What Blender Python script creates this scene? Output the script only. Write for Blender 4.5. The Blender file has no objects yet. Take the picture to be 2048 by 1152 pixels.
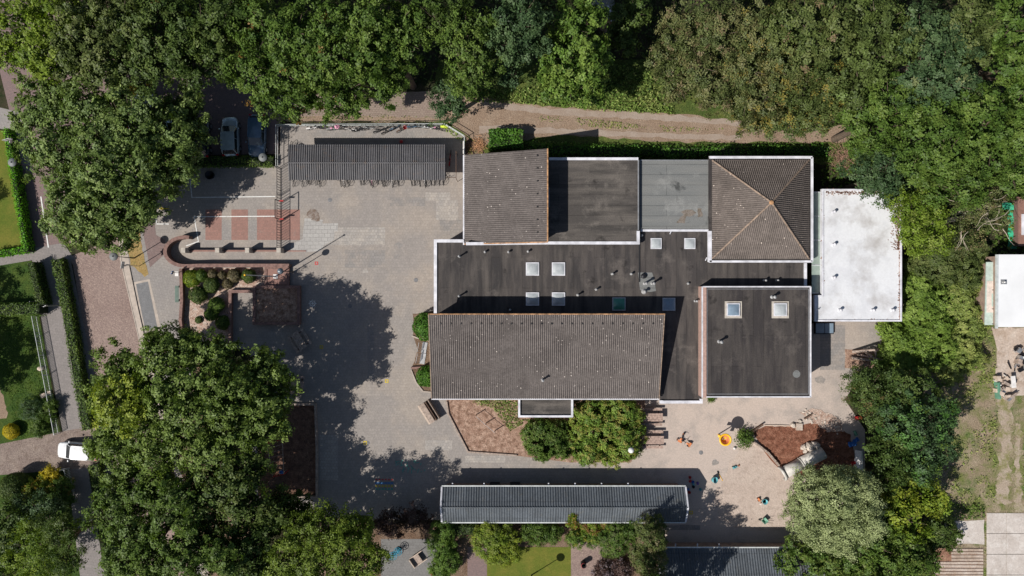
import bpy, math, random
import numpy as np
from mathutils import Vector, Matrix, Euler

# ------------------------------------------------------------------ camera, sky, sun, exposure
scene = bpy.context.scene
COL = scene.collection
H = 70.0                                  # drone height in metres
cd = bpy.data.cameras.new('camera'); cam = bpy.data.objects.new('camera', cd); COL.objects.link(cam)
cd.sensor_width = 36; cd.lens = 24; cd.clip_start = 1; cd.clip_end = 2000
cam.location = (0, 0, H); cam.rotation_euler = (0, 0, 0)
scene.camera = cam
SUN_EL = math.radians(45.5); SUN_AZ = math.radians(31.5)      # light travels towards +x,+y
w = bpy.data.worlds.new('World'); scene.world = w; w.use_nodes = True
nt = w.node_tree; bg = nt.nodes['Background']
sky = nt.nodes.new('ShaderNodeTexSky'); sky.sky_type = 'NISHITA'; sky.sun_disc = False
sky.sun_elevation = SUN_EL; sky.sun_rotation = math.radians(238.5)
nt.links.new(sky.outputs[0], bg.inputs[0]); bg.inputs[1].default_value = 0.057
sl = bpy.data.lights.new('sun', 'SUN'); so = bpy.data.objects.new('sun', sl); COL.objects.link(so)
sl.energy = 4.6; sl.angle = math.radians(0.5); sl.color = (1.0, 0.95, 0.885)
so.rotation_euler = Vector((math.cos(SUN_AZ)*math.cos(SUN_EL), math.sin(SUN_AZ)*math.cos(SUN_EL), -math.sin(SUN_EL))).to_track_quat('-Z', 'Y').to_euler()
scene.view_settings.view_transform = 'Standard'; scene.view_settings.look = 'None'
scene.view_settings.exposure = 0.18; scene.view_settings.gamma = 1
scene.render.resolution_x = 1024; scene.render.resolution_y = 576

rnd = random.Random(7); RNG = np.random.default_rng(7)
S = 1.5*H/2048                            # metres on the ground per photo pixel
def W(px, py, z=0.0):
    k = S*(H-z)/H
    return ((px-1024)*k, (576-py)*k)
def W3(px, py, z=0.0):
    x, y = W(px, py, z); return (x, y, z)
def WP(pts, z=0.0): return [W(a, b, z) for a, b in pts]

# ------------------------------------------------------------------ materials
def new_mat(name):
    m = bpy.data.materials.new(name); m.use_nodes = True
    return m, m.node_tree, m.node_tree.nodes['Principled BSDF']
def _pos(nt, rot=0.0):
    g = nt.nodes.new('ShaderNodeNewGeometry')
    if not rot: return g.outputs['Position']
    mp = nt.nodes.new('ShaderNodeMapping'); mp.inputs['Rotation'].default_value = (0, 0, rot)
    nt.links.new(g.outputs['Position'], mp.inputs['Vector']); return mp.outputs[0]
def _noise(nt, vec, scale, detail=4, rough=.6, lo=.35, hi=.65):
    n = nt.nodes.new('ShaderNodeTexNoise'); n.inputs['Scale'].default_value = scale
    n.inputs['Detail'].default_value = detail; n.inputs['Roughness'].default_value = rough
    nt.links.new(vec, n.inputs['Vector'])
    r = nt.nodes.new('ShaderNodeMapRange'); r.inputs[1].default_value = lo; r.inputs[2].default_value = hi
    nt.links.new(n.outputs['Fac'], r.inputs[0]); return r.outputs[0]
def _mix(nt, f, a, b, mode='MIX'):
    m = nt.nodes.new('ShaderNodeMix'); m.data_type = 'RGBA'; m.blend_type = mode
    for s, v in ((m.inputs[0], f), (m.inputs[6], a), (m.inputs[7], b)):
        if isinstance(v, (int, float)): s.default_value = v
        elif isinstance(v, tuple): s.default_value = (*v, 1)
        else: nt.links.new(v, s)
    return m.outputs[2]
def _grain(nt, vec, col, scale, amt):
    f = _noise(nt, vec, scale, 2, .7, .3, .7)
    r = nt.nodes.new('ShaderNodeMapRange'); r.inputs[3].default_value = 1-amt; r.inputs[4].default_value = 1+amt
    nt.links.new(f, r.inputs[0])
    return _mix(nt, 1.0, col, r.outputs[0], 'MULTIPLY')
def _bump(nt, b, h, strength, dist=.05):
    n = nt.nodes.new('ShaderNodeBump'); n.inputs['Strength'].default_value = strength; n.inputs['Distance'].default_value = dist
    nt.links.new(h, n.inputs['Height']); nt.links.new(n.outputs[0], b.inputs['Normal'])
def plain(name, c, rough=.7, metal=0.0, var=.15, scale=3.0, spec=.4):
    m, nt, b = new_mat(name); v = _pos(nt)
    col = _mix(nt, _noise(nt, v, scale), tuple(x*(1-var) for x in c), tuple(min(1, x*(1+var)) for x in c))
    nt.links.new(col, b.inputs['Base Color']); b.inputs['Roughness'].default_value = rough
    b.inputs['Metallic'].default_value = metal; b.inputs['Specular IOR Level'].default_value = spec
    return m
def earth(name, cols, scales, grain=(9, .35), bump=.4, rough=.95):
    """cols[0] base, then each further colour laid in by its own noise: (colour, scale, lo, hi)"""
    m, nt, b = new_mat(name); v = _pos(nt); col = cols[0]
    for c, (sc, lo, hi) in zip(cols[1:], scales):
        col = _mix(nt, _noise(nt, v, sc, 5, .65, lo, hi), col, c)
    col = _grain(nt, v, col, grain[0], grain[1])
    nt.links.new(col, b.inputs['Base Color']); b.inputs['Roughness'].default_value = rough
    b.inputs['Specular IOR Level'].default_value = .15
    if bump: _bump(nt, b, _noise(nt, v, 6, 4, .7, 0, 1), bump, .12)
    return m
def paving(name, c1, c2, mortar, bw, rh, ms=.012, rot=0.0, offset=.5, patch=None, stain=None, rough=.85, grain=.12, extra=()):
    m, nt, b = new_mat(name); v = _pos(nt, rot)
    t = nt.nodes.new('ShaderNodeTexBrick'); t.offset = offset; t.squash = 1
    t.inputs['Color1'].default_value = (*c1, 1); t.inputs['Color2'].default_value = (*c2, 1); t.inputs['Mortar'].default_value = (*mortar, 1)
    t.inputs['Scale'].default_value = 1; t.inputs['Mortar Size'].default_value = ms; t.inputs['Mortar Smooth'].default_value = .3
    t.inputs['Brick Width'].default_value = bw; t.inputs['Row Height'].default_value = rh
    nt.links.new(v, t.inputs['Vector']); col = t.outputs['Color']; v0 = _pos(nt)
    if patch: col = _mix(nt, _noise(nt, v0, patch[1], 5, .6, patch[2], patch[3]), col, _mix(nt, 1.0, col, patch[0], 'MULTIPLY'))
    if stain: col = _mix(nt, _noise(nt, v0, stain[1], 6, .7, stain[2], stain[3]), col, stain[0])
    for (c, cx, cy, r0, r1, amt) in extra:      # loose sand blown outwards from the sand pit
        d = nt.nodes.new('ShaderNodeVectorMath'); d.operation = 'DISTANCE'; d.inputs[1].default_value = (cx, cy, 0)
        nt.links.new(v0, d.inputs[0])
        mr = nt.nodes.new('ShaderNodeMapRange'); mr.inputs[1].default_value = r0; mr.inputs[2].default_value = r1
        mr.inputs[3].default_value = amt; mr.inputs[4].default_value = 0; nt.links.new(d.outputs['Value'], mr.inputs[0])
        mu = nt.nodes.new('ShaderNodeMath'); mu.operation = 'MULTIPLY'; mu.use_clamp = True
        ad = nt.nodes.new('ShaderNodeMath'); ad.operation = 'ADD'; ad.inputs[1].default_value = .35
        nt.links.new(_noise(nt, v0, .5, 5, .65, .3, .6), ad.inputs[0])
        nt.links.new(mr.outputs[0], mu.inputs[0]); nt.links.new(ad.outputs[0], mu.inputs[1])
        col = _mix(nt, mu.outputs[0], col, c)
    col = _grain(nt, v0, col, 7, grain)
    nt.links.new(col, b.inputs['Base Color']); b.inputs['Roughness'].default_value = rough; b.inputs['Specular IOR Level'].default_value = .2
    _bump(nt, b, t.outputs['Fac'], -.25, .01)
    return m
def bitumen(name, c1, c2, stain, horizontal, rough=.8):
    m, nt, b = new_mat(name); v = _pos(nt, 0 if horizontal else math.pi/2); v0 = _pos(nt)
    t = nt.nodes.new('ShaderNodeTexBrick'); t.offset = .4
    t.inputs['Color1'].default_value = (*c1, 1); t.inputs['Color2'].default_value = (*c2, 1)
    t.inputs['Mortar'].default_value = (*[x*.55 for x in c1], 1); t.inputs['Scale'].default_value = 1
    t.inputs['Mortar Size'].default_value = .03; t.inputs['Brick Width'].default_value = 7.5; t.inputs['Row Height'].default_value = 1.0
    nt.links.new(v, t.inputs['Vector'])
    mp = nt.nodes.new('ShaderNodeMapping'); mp.inputs['Scale'].default_value = (.25, 1.6, 1) if horizontal else (1.6, .25, 1)
    nt.links.new(v0, mp.inputs['Vector'])
    col = _mix(nt, _noise(nt, mp.outputs[0], .9, 5, .6, .42, .75), t.outputs['Color'], stain)
    col = _mix(nt, _noise(nt, v0, .45, 6, .7, .55, .8), col, tuple(x*1.5 for x in stain))
    col = _mix(nt, _noise(nt, v0, .6, 5, .6, .62, .72), col, tuple(x*.4 for x in c1))
    col = _grain(nt, v0, col, 12, .22)
    nt.links.new(col, b.inputs['Base Color']); b.inputs['Roughness'].default_value = rough; b.inputs['Specular IOR Level'].default_value = .25
    return m
def leafmat(name, trans=.3, rough=.5):
    m, nt, b = new_mat(name)
    a = nt.nodes.new('ShaderNodeVertexColor'); a.layer_name = 'tint'
    nt.links.new(a.outputs[0], b.inputs['Base Color']); b.inputs['Roughness'].default_value = rough
    b.inputs['Specular IOR Level'].default_value = .22
    t = nt.nodes.new('ShaderNodeBsdfTranslucent'); nt.links.new(_mix(nt, 1.0, a.outputs[0], (1.1, 1.2, .5), 'MULTIPLY'), t.inputs[0])
    mx = nt.nodes.new('ShaderNodeMixShader'); mx.inputs[0].default_value = trans
    nt.links.new(b.outputs[0], mx.inputs[1]); nt.links.new(t.outputs[0], mx.inputs[2])
    nt.links.new(mx.outputs[0], nt.nodes['Material Output'].inputs[0])
    return m

# ------------------------------------------------------------------ mesh helpers
class MB:
    def __init__(s): s.v = []; s.f = []; s.m = []; s.sm = []
    def add(s, vs, fs, mi=0, sm=False):
        o = len(s.v); s.v += [tuple(p) for p in vs]
        for f in fs: s.f.append([i+o for i in f]); s.m.append(mi); s.sm.append(sm)
        return s
    def box(s, cx, cy, z0, sx, sy, sz, rot=0.0, mi=0):
        c, n = math.cos(rot), math.sin(rot); vs = []
        for z in (z0, z0+sz):
            for ax, ay in ((-1, -1), (1, -1), (1, 1), (-1, 1)):
                x, y = ax*sx/2, ay*sy/2; vs.append((cx+x*c-y*n, cy+x*n+y*c, z))
        return s.add(vs, [(3, 2, 1, 0), (4, 5, 6, 7), (0, 1, 5, 4), (1, 2, 6, 5), (2, 3, 7, 6), (3, 0, 4, 7)], mi)
    def prism(s, pts, z0, z1, mi=0, mside=None):
        n = len(pts); a = sum(pts[i][0]*pts[(i+1) % n][1]-pts[(i+1) % n][0]*pts[i][1] for i in range(n))
        if a < 0: pts = pts[::-1]
        vs = [(x, y, z0) for x, y in pts]+[(x, y, z1) for x, y in pts]
        s.add(vs, [list(range(n, 2*n))], mi)
        s.add(vs, [[i, (i+1) % n, n+(i+1) % n, n+i] for i in range(n)]+[list(range(n))[::-1]], mi if mside is None else mside)
        return s
    def tube(s, a, b, r0, r1=None, seg=8, mi=0, cap=True):
        r1 = r0 if r1 is None else r1; a = Vector(a); b = Vector(b); d = (b-a).normalized()
        t = d.orthogonal().normalized(); u = d.cross(t); vs = []
        for p, r in ((a, r0), (b, r1)):
            for i in range(seg):
                q = 2*math.pi*i/seg; vs.append(p+(t*math.cos(q)+u*math.sin(q))*r)
        fs = [(i, (i+1) % seg, seg+(i+1) % seg, seg+i) for i in range(seg)]
        s.add(vs, fs, mi, True)
        if cap: s.add(vs, [list(range(seg))[::-1], list(range(seg, 2*seg))], mi)
        return s
    def path(s, pts, r, seg=6, mi=0):
        for a, b in zip(pts[:-1], pts[1:]): s.tube(a, b, r, r, seg, mi)
        return s
    def torus(s, c, R, r, axis='y', n=20, k=6, mi=0, tilt=None):
        vs = []
        for i in range(n):
            a = 2*math.pi*i/n
            for j in range(k):
                q = 2*math.pi*j/k; rr = R+r*math.cos(q); h = r*math.sin(q)
                p = (rr*math.cos(a), rr*math.sin(a), h)
                if axis == 'y': p = (p[0], p[2], p[1])
                if axis == 'x': p = (p[2], p[0], p[1])
                vs.append((c[0]+p[0], c[1]+p[1], c[2]+p[2]))
        fs = [(i*k+j, ((i+1) % n)*k+j, ((i+1) % n)*k+(j+1) % k, i*k+(j+1) % k) for i in range(n) for j in range(k)]
        return s.add(vs, fs, mi, True)
    def lathe(s, c, prof, seg=20, mi=0, sm=True):
        vs = []
        for r, z in prof:
            for i in range(seg):
                a = 2*math.pi*i/seg; vs.append((c[0]+r*math.cos(a), c[1]+r*math.sin(a), c[2]+z))
        fs = [(j*seg+i, j*seg+(i+1) % seg, (j+1)*seg+(i+1) % seg, (j+1)*seg+i) for j in range(len(prof)-1) for i in range(seg)]
        return s.add(vs, fs, mi, sm)
    def ball(s, c, rx, ry=None, rz=None, seg=14, rings=8, mi=0, jit=0.0, rr=None):
        ry = rx if ry is None else ry; rz = rx if rz is None else rz; vs = []
        rr = rr or rnd
        for j in range(1, rings):
            t = math.pi*j/rings
            for i in range(seg):
                a = 2*math.pi*i/seg; k = 1+rr.uniform(-jit, jit)
                vs.append((c[0]+rx*k*math.sin(t)*math.cos(a), c[1]+ry*k*math.sin(t)*math.sin(a), c[2]+rz*k*math.cos(t)))
        fs = [(j*seg+(i+1) % seg, j*seg+i, (j+1)*seg+i, (j+1)*seg+(i+1) % seg) for j in range(rings-2) for i in range(seg)]
        n = len(vs); vs += [(c[0], c[1], c[2]+rz), (c[0], c[1], c[2]-rz)]
        fs += [(n, i, (i+1) % seg) for i in range(seg)]+[(n+1, (rings-2)*seg+(i+1) % seg, (rings-2)*seg+i) for i in range(seg)]
        return s.add(vs, fs, mi, jit == 0)
    def wall(s, pts, wd, z0, h, mi=0, closed=False):
        n = len(pts); L = []; R = []
        for i in range(n):
            p = Vector(pts[i]); d = Vector((0, 0)); k = 0
            a = Vector(pts[(i-1) % n]) if (i > 0 or closed) else None; b = Vector(pts[(i+1) % n]) if (i < n-1 or closed) else None
            d1 = (p-a).normalized() if a is not None else None; d2 = (b-p).normalized() if b is not None else None
            if d1 is None: d1 = d2
            if d2 is None: d2 = d1
            nn = Vector((-(d1+d2).y, (d1+d2).x)).normalized(); c = max(.35, nn.dot(Vector((-d1.y, d1.x))))
            L.append(p+nn*wd/2/c); R.append(p-nn*wd/2/c)
        vs = []
        for q in (L, R):
            for p in q: vs += [(p.x, p.y, z0), (p.x, p.y, z0+h)]
        m = n if closed else n-1; fs = []
        for i in range(m):
            j = (i+1) % n; l0, l1, l2, l3 = 2*i, 2*i+1, 2*j, 2*j+1; o = 2*n
            fs += [(l1, l0, l2, l3), (o+l0, o+l1, o+l3, o+l2), (l1, l3, o+l3, o+l1)]
        if not closed: fs += [(0, 1, 2*n+1, 2*n), (2*n-1, 2*n-2, 4*n-2, 4*n-1)]
        return s.add(vs, fs, mi)
    def build(s, name, mats, parent=None, origin=None, loc=None):
        me = bpy.data.meshes.new(name); o = origin
        if o is None and parent is not None and loc is None: o = tuple(parent.get('_o', (0, 0, 0)))
        vs = s.v if not o else [(x-o[0], y-o[1], z-o[2]) for x, y, z in s.v]
        me.from_pydata(vs, [], s.f)
        if not isinstance(mats, (list, tuple)): mats = [mats]
        for m in mats: me.materials.append(m)
        me.polygons.foreach_set('material_index', s.m); me.polygons.foreach_set('use_smooth', s.sm); me.update()
        ob = bpy.data.objects.new(name, me); COL.objects.link(ob)
        if parent is not None: ob.parent = parent
        elif o: ob.location = o
        return ob
def tag(o, label=None, cat=None, group=None, kind=None):
    if label: o['label'] = label
    if cat: o['category'] = cat
    if group: o['group'] = group
    if kind: o['kind'] = kind
    return o
def thing(name, label, cat, loc=(0, 0, 0), rot=0.0, group=None, world=False):
    """Empty at the base. world=True: children are built in world coordinates."""
    o = bpy.data.objects.new(name, None); COL.objects.link(o); o.location = loc; o.rotation_euler = (0, 0, rot)
    o.empty_display_size = .3
    if world: o['_o'] = tuple(loc)
    return tag(o, label, cat, group)
def single(mb, name, mats, label, cat, base, group=None, loc=None):
    o = mb.build(name, mats, None, origin=base); return tag(o, label, cat, group)
def dup(root, loc, rot=0.0, label=None, swap=None, scale=None):
    r = root.copy(); COL.objects.link(r); r.location = loc; r.rotation_euler = (0, 0, rot)
    if scale: r.scale = (scale,)*3
    if label: r['label'] = label
    def rec(src, dst):
        for ch in list(src.children):
            c = ch.copy(); COL.objects.link(c); c.parent = dst
            if swap and ch.name.split('.')[0] in swap:
                c.data = ch.data.copy(); c.data.materials.clear(); c.data.materials.append(swap[ch.name.split('.')[0]])
            rec(ch, c)
    rec(root, r); return r
def rough_poly(pts, z=0.0, step=.6, amp=.12, seed=1):
    r = random.Random(seed); P = WP(pts, z); out = []
    for i in range(len(P)):
        a = Vector(P[i]); b = Vector(P[(i+1) % len(P)]); n = max(1, int((b-a).length/step))
        for k in range(n):
            p = a+(b-a)*k/n; out.append((p.x+r.uniform(-amp, amp), p.y+r.uniform(-amp, amp)))
    return out
def sheet(name, pts, layer, mat, step=None, amp=.12, kind='structure', seed=1, label=None, cat=None, zb=0.0):
    P = rough_poly(pts, zb, step, amp, seed) if step else WP(pts, zb)
    n = len(P); a = sum(P[i][0]*P[(i+1) % n][1]-P[(i+1) % n][0]*P[i][1] for i in range(n))
    if a < 0: P = P[::-1]
    z = zb+.004*layer
    mb = MB().add([(x, y, z) for x, y in P], [list(range(n))])
    o = mb.build(name, mat)
    return tag(o, label, cat, None, kind)
# ------------------------------------------------------------------ materials used
def corr(name, c, stain):
    m, nt, b = new_mat(name); v = _pos(nt)
    col = _mix(nt, _noise(nt, v, .5, 5, .65, .4, .7), c, tuple(x*1.35 for x in c))
    col = _mix(nt, _noise(nt, v, 1.7, 6, .75, .56, .7), col, stain)
    t = nt.nodes.new('ShaderNodeTexBrick'); t.offset = 0; t.inputs['Scale'].default_value = 1; t.inputs['Brick Width'].default_value = 1.1; t.inputs['Row Height'].default_value = 1.75; t.inputs['Mortar Size'].default_value = .03
    t.inputs['Color1'].default_value = (1, 1, 1, 1); t.inputs['Color2'].default_value = (.82, .82, .82, 1); t.inputs['Mortar'].default_value = (.6, .6, .6, 1); nt.links.new(v, t.inputs['Vector'])
    col = _grain(nt, v, _mix(nt, 1.0, col, t.outputs['Color'], 'MULTIPLY'), 6, .2)
    nt.links.new(col, b.inputs['Base Color']); b.inputs['Roughness'].default_value = .55; return m
PV = W(1500, 960)
m_forest = earth('forest_floor', [(.035, .035, .018), (.07, .055, .035), (.02, .03, .01)], [(.5, .4, .65), (1.2, .45, .6)])
m_tiles = paving('concrete_tiles', (.302, .274, .252), (.264, .24, .222), (.23, .209, .193), .3, .3, .012, 0, .5,
                 patch=((1.16, 1.12, 1.06), .25, .45, .62), stain=((.35, .315, .28), .5, .62, .8), extra=[((.465, .39, .34), PV[0], PV[1], 6, 21, 1.1)])
m_tiles_dark = paving('grey_tiles', (.20, .195, .19), (.17, .165, .16), (.13, .125, .12), .3, .3, .01)
m_tiles_light = paving('light_tiles', (.40, .385, .365), (.35, .335, .32), (.22, .21, .2), .6, .4, .02)
m_redtile = paving('red_tiles', (.31, .175, .145), (.265, .155, .13), (.22, .15, .13), .3, .3, .01, stain=((.27, .22, .19), .8, .58, .8))
m_clinker = paving('purple_bricks', (.23, .16, .15), (.19, .14, .135), (.15, .12, .11), .2, .1, .008, 0, .5, stain=((.28, .22, .2), .4, .6, .85))
m_herring = paving('street_bricks', (.33, .245, .21), (.25, .18, .16), (.19, .15, .13), .22, .11, .012, math.radians(35), .5,
                   patch=((.9, .88, .88), .3, .45, .65), grain=.28)
m_footpath = paving('footpath_tiles', (.25, .225, .215), (.22, .2, .19), (.17, .155, .15), .3, .3, .01, math.radians(9))
m_footgrey = paving('pavement_tiles', (.28, .26, .245), (.255, .235, .225), (.2, .185, .175), .3, .3, .01, math.radians(9), patch=((1.1, 1.08, 1.05), .3, .45, .65))
m_kerb = plain('kerb_concrete', (.42, .36, .31), .85, scale=1.5)
m_darkpad = paving('dark_pad', (.2, .2, .205), (.17, .17, .175), (.15, .15, .15), .3, .3, .01, math.radians(9))
m_track = earth('dirt_track', [(.25, .18, .13), (.29, .22, .165), (.195, .135, .095)], [(.6, .45, .65), (.35, .55, .72)])
m_rut = earth('track_rut', [(.33, .27, .225), (.28, .215, .17)], [(.7, .4, .7)], (9, .15), .15)
m_trackbrick = paving('track_bricks', (.29, .23, .19), (.25, .19, .16), (.18, .14, .11), .3, .2, .02, math.radians(-3), .5, stain=((.17, .17, .08), .5, .55, .7))
m_grass = earth('rough_grass', [(.06, .09, .022), (.10, .12, .03), (.14, .12, .05)], [(.8, .4, .62), (.5, .55, .75)], (7, .5), .6)
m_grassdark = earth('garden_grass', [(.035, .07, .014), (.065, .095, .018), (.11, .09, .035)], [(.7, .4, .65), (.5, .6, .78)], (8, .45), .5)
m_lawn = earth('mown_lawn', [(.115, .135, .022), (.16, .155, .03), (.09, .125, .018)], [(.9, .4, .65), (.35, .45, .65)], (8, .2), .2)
m_dry = earth('dry_grass', [(.30, .205, .08), (.34, .25, .12), (.2, .18, .07)], [(.9, .45, .65), (1.3, .55, .7)], (9, .3))
m_field = earth('worn_field', [(.25, .195, .135), (.13, .15, .045), (.31, .25, .18), (.08, .13, .03)], [(.35, .44, .6), (.5, .5, .68), (.28, .53, .66)], (8, .35), .5)
m_sand = earth('sand', [(.45, .365, .31), (.49, .405, .345), (.39, .315, .265)], [(.6, .4, .6), (1.4, .5, .65)], (5, .1), .45)
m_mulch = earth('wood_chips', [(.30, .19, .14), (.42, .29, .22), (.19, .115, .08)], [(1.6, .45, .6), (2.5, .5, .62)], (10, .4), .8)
m_redmulch = earth('red_bark', [(.19, .08, .05), (.27, .13, .085), (.12, .05, .03)], [(1.6, .45, .6), (2.5, .5, .62)], (10, .45), .8)
m_gravelbed = earth('pebble_bed', [(.44, .33, .27), (.34, .22, .17), (.5, .42, .36)], [(1.8, .45, .6), (3, .5, .62)], (11, .45), .7)
m_soil = earth('soil', [(.14, .09, .06), (.2, .14, .1)], [(1, .4, .6)], (9, .4), .7)
m_slab = earth('concrete_slab', [(.52, .47, .43), (.44, .39, .35), (.6, .56, .52)], [(.5, .45, .65), (1.2, .5, .7)], (6, .12), .15)
m_oldslab = earth('old_slab', [(.46, .38, .32), (.36, .28, .22), (.54, .47, .41)], [(.5, .45, .6), (1.2, .5, .7)], (6, .18), .3)
m_brick = paving('brown_brick', (.19, .11, .09), (.155, .09, .075), (.15, .11, .1), .21, .07, .01, 0, .5, rough=.8)
m_capbrick = plain('brick_coping', (.20, .118, .10), .8, scale=4, var=.3)
m_pinkcap = plain('pink_brick_coping', (.40, .26, .215), .8, scale=5, var=.15)
def facade(name, c1, c2, mortar):
    m, nt, b = new_mat(name); v = _pos(nt); sp = nt.nodes.new('ShaderNodeSeparateXYZ'); nt.links.new(v, sp.inputs[0])
    ad = nt.nodes.new('ShaderNodeMath'); nt.links.new(sp.outputs[0], ad.inputs[0]); nt.links.new(sp.outputs[1], ad.inputs[1])
    cb = nt.nodes.new('ShaderNodeCombineXYZ'); nt.links.new(ad.outputs[0], cb.inputs[0]); nt.links.new(sp.outputs[2], cb.inputs[1])
    t = nt.nodes.new('ShaderNodeTexBrick'); t.inputs['Scale'].default_value = 1; t.inputs['Brick Width'].default_value = .22; t.inputs['Row Height'].default_value = .07; t.inputs['Mortar Size'].default_value = .008
    for k, c in (('Color1', c1), ('Color2', c2), ('Mortar', mortar)): t.inputs[k].default_value = (*c, 1)
    nt.links.new(cb.outputs[0], t.inputs['Vector']); nt.links.new(_grain(nt, v, t.outputs['Color'], 2, .2), b.inputs['Base Color']); b.inputs['Roughness'].default_value = .85
    return m
m_wall = facade('facade_brick', (.3, .19, .13), (.24, .15, .11), (.3, .27, .24))
m_conc = plain('pillar_concrete', (.42, .38, .33), .85, scale=3)
m_white = plain('white_trim', (.62, .62, .66), .5, scale=1.3, var=.2)
m_whiteroof = earth('white_roofing', [(.58, .59, .615), (.66, .67, .69), (.42, .405, .40)], [(.5, .35, .55), (.33, .5, .72)], (5, .05), .05, .6)
m_rust = earth('wet_leaf_litter', [(.2, .1, .07), (.3, .18, .12)], [(2, .4, .6)], (9, .4), .5)
m_bitA = bitumen('bitumen_brown', (.078, .07, .064), (.046, .042, .039), (.138, .122, .107), True)
m_bitC = bitumen('bitumen_dark', (.058, .051, .049), (.037, .034, .034), (.108, .094, .084), False)
m_bitG = bitumen('bitumen_black', (.05, .044, .042), (.033, .029, .030), (.085, .074, .066), False)
m_bitD = bitumen('bitumen_grey', (.17, .176, .173), (.158, .163, .16), (.20, .20, .19), True)
def rooftile(name, c1, c2, lichen, amt=.66):
    m, nt, b = new_mat(name); v = _pos(nt)
    col = _mix(nt, _noise(nt, v, 1.2, 5, .7, .35, .65), c1, c2)
    col = _mix(nt, _noise(nt, v, .35, 4, .6, .5, .75), col, tuple(x*.78 for x in c1))
    vo = nt.nodes.new('ShaderNodeTexVoronoi'); vo.inputs['Scale'].default_value = 2.2; vo.inputs['Randomness'].default_value = 1; nt.links.new(v, vo.inputs['Vector'])
    lt = nt.nodes.new('ShaderNodeMath'); lt.operation = 'LESS_THAN'; lt.inputs[1].default_value = .12; nt.links.new(vo.outputs['Distance'], lt.inputs[0])
    nz = nt.nodes.new('ShaderNodeMath'); nz.operation = 'MULTIPLY'; nt.links.new(lt.outputs[0], nz.inputs[0]); nt.links.new(_noise(nt, v, .7, 2, .5, .45, .55), nz.inputs[1])
    col = _mix(nt, nz.outputs[0], col, lichen)
    col = _grain(nt, v, col, 5, .2)
    nt.links.new(col, b.inputs['Base Color']); b.inputs['Roughness'].default_value = .8; b.inputs['Specular IOR Level'].default_value = .25
    return m
m_rt = rooftile('roof_tiles', (.122, .106, .099), (.155, .136, .127), (.5, .45, .41))
m_rtE = rooftile('hip_roof_tiles', (.125, .105, .093), (.165, .139, .124), (.6, .52, .45))
m_ridge = plain('ridge_tiles', (.25, .185, .14), .8, scale=4, var=.4)
m_ridgeorange = plain('lichen_edge', (.36, .2, .1), .9, scale=3, var=.5)
m_corrL = corr('shed_sheets', (.092, .09, .096), (.14, .105, .085))
m_corrJ = corr('blue_grey_sheets', (.085, .097, .11), (.12, .12, .112))
m_darkmetal = plain('dark_steel', (.03, .03, .035), .45, .6)
m_galv = plain('galvanised_steel', (.5, .5, .5), .4, .7)
m_railwhite = plain('pale_rail', (.6, .63, .62), .45, .2)
m_blackplastic = plain('black_rubber', (.018, .018, .02), .6)
m_wood = plain('old_timber', (.36, .26, .215), .8, scale=5, var=.3)
m_woodgrey = plain('grey_timber', (.34, .27, .225), .85, scale=5, var=.3)
m_wooddark = plain('dark_timber', (.12, .075, .055), .8, scale=5, var=.3)
m_palelog = plain('peeled_log', (.52, .42, .34), .8, scale=4)
m_red = plain('red_paint', (.45, .03, .03), .5)
m_yellow = plain('yellow_plastic', (.85, .48, .02), .4, scale=2, var=.08)
m_orange = plain('orange_plastic', (.62, .22, .09), .4, scale=2)
m_teal = plain('turquoise_plastic', (.12, .38, .42), .4, scale=2)
m_green = plain('green_plastic', (.12, .27, .19), .45, scale=2)
m_blue = plain('blue_plastic', (.03, .13, .42), .4, scale=2)
m_pinkc = plain('pink_fabric', (.65, .3, .42), .7)
m_whitep = plain('white_plastic', (.7, .68, .66), .4)
m_lime = plain('lime_fabric', (.6, .75, .06), .6)
m_stone = plain('boulder', (.48, .42, .36), .9, scale=4, var=.3)
m_pipe = plain('concrete_pipe', (.50, .48, .44), .7, scale=2, var=.25)
m_linewhite = earth('white_line_paint', [(.72, .72, .70), (.45, .43, .4)], [(2.5, .55, .72)], (8, .1), 0)
m_lineyellow = plain('yellow_line_paint', (.55, .42, .04), .8)
m_lineblue = plain('blue_line_paint', (.05, .18, .4), .8)
m_linered = plain('red_line_paint', (.5, .06, .06), .8)
m_tealpaint = plain('teal_line_paint', (.06, .32, .26), .8)
def glassy(name, c, rough=.12, metal=0.0, spec=.8):
    m, nt, b = new_mat(name); v = _pos(nt)
    nt.links.new(_mix(nt, _noise(nt, v, 2), tuple(x*.85 for x in c), tuple(min(1, x*1.1) for x in c)), b.inputs['Base Color'])
    b.inputs['Roughness'].default_value = rough; b.inputs['Metallic'].default_value = metal; b.inputs['Specular IOR Level'].default_value = spec
    return m
m_dome = glassy('milky_dome', (.42, .45, .46), .25)
m_domegreen = glassy('green_dome', (.06, .26, .19), .15)
m_domeblue = glassy('blue_grey_dome', (.2, .27, .34), .2)
m_glass = glassy('car_glass', (.02, .03, .035), .06)
m_carwhite = glassy('white_car_paint', (.8, .81, .82), .2)
m_carsilver = glassy('silver_car_paint', (.45, .52, .54), .25, .3)
m_carblue = glassy('dark_blue_car_paint', (.09, .15, .22), .18, .1)
m_cargrey = glassy('dark_grey_car_paint', (.08, .08, .085), .2, .3)
m_taillight = glassy('tail_light', (.5, .02, .03), .2)
m_headlight = glassy('head_light', (.75, .78, .8), .1)
m_poly = glassy('greenish_roof_sheet', (.27, .33, .29), .3)
m_bark = plain('bark', (.12, .09, .065), .95, scale=4, var=.3)
m_barkpale = plain('pale_bark', (.42, .36, .28), .9, scale=4, var=.3)
m_leaf = leafmat('leaves'); m_leafdull = leafmat('dull_leaves', .2, .65)
m_blade = leafmat('grass_blades', .3, .6)

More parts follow.
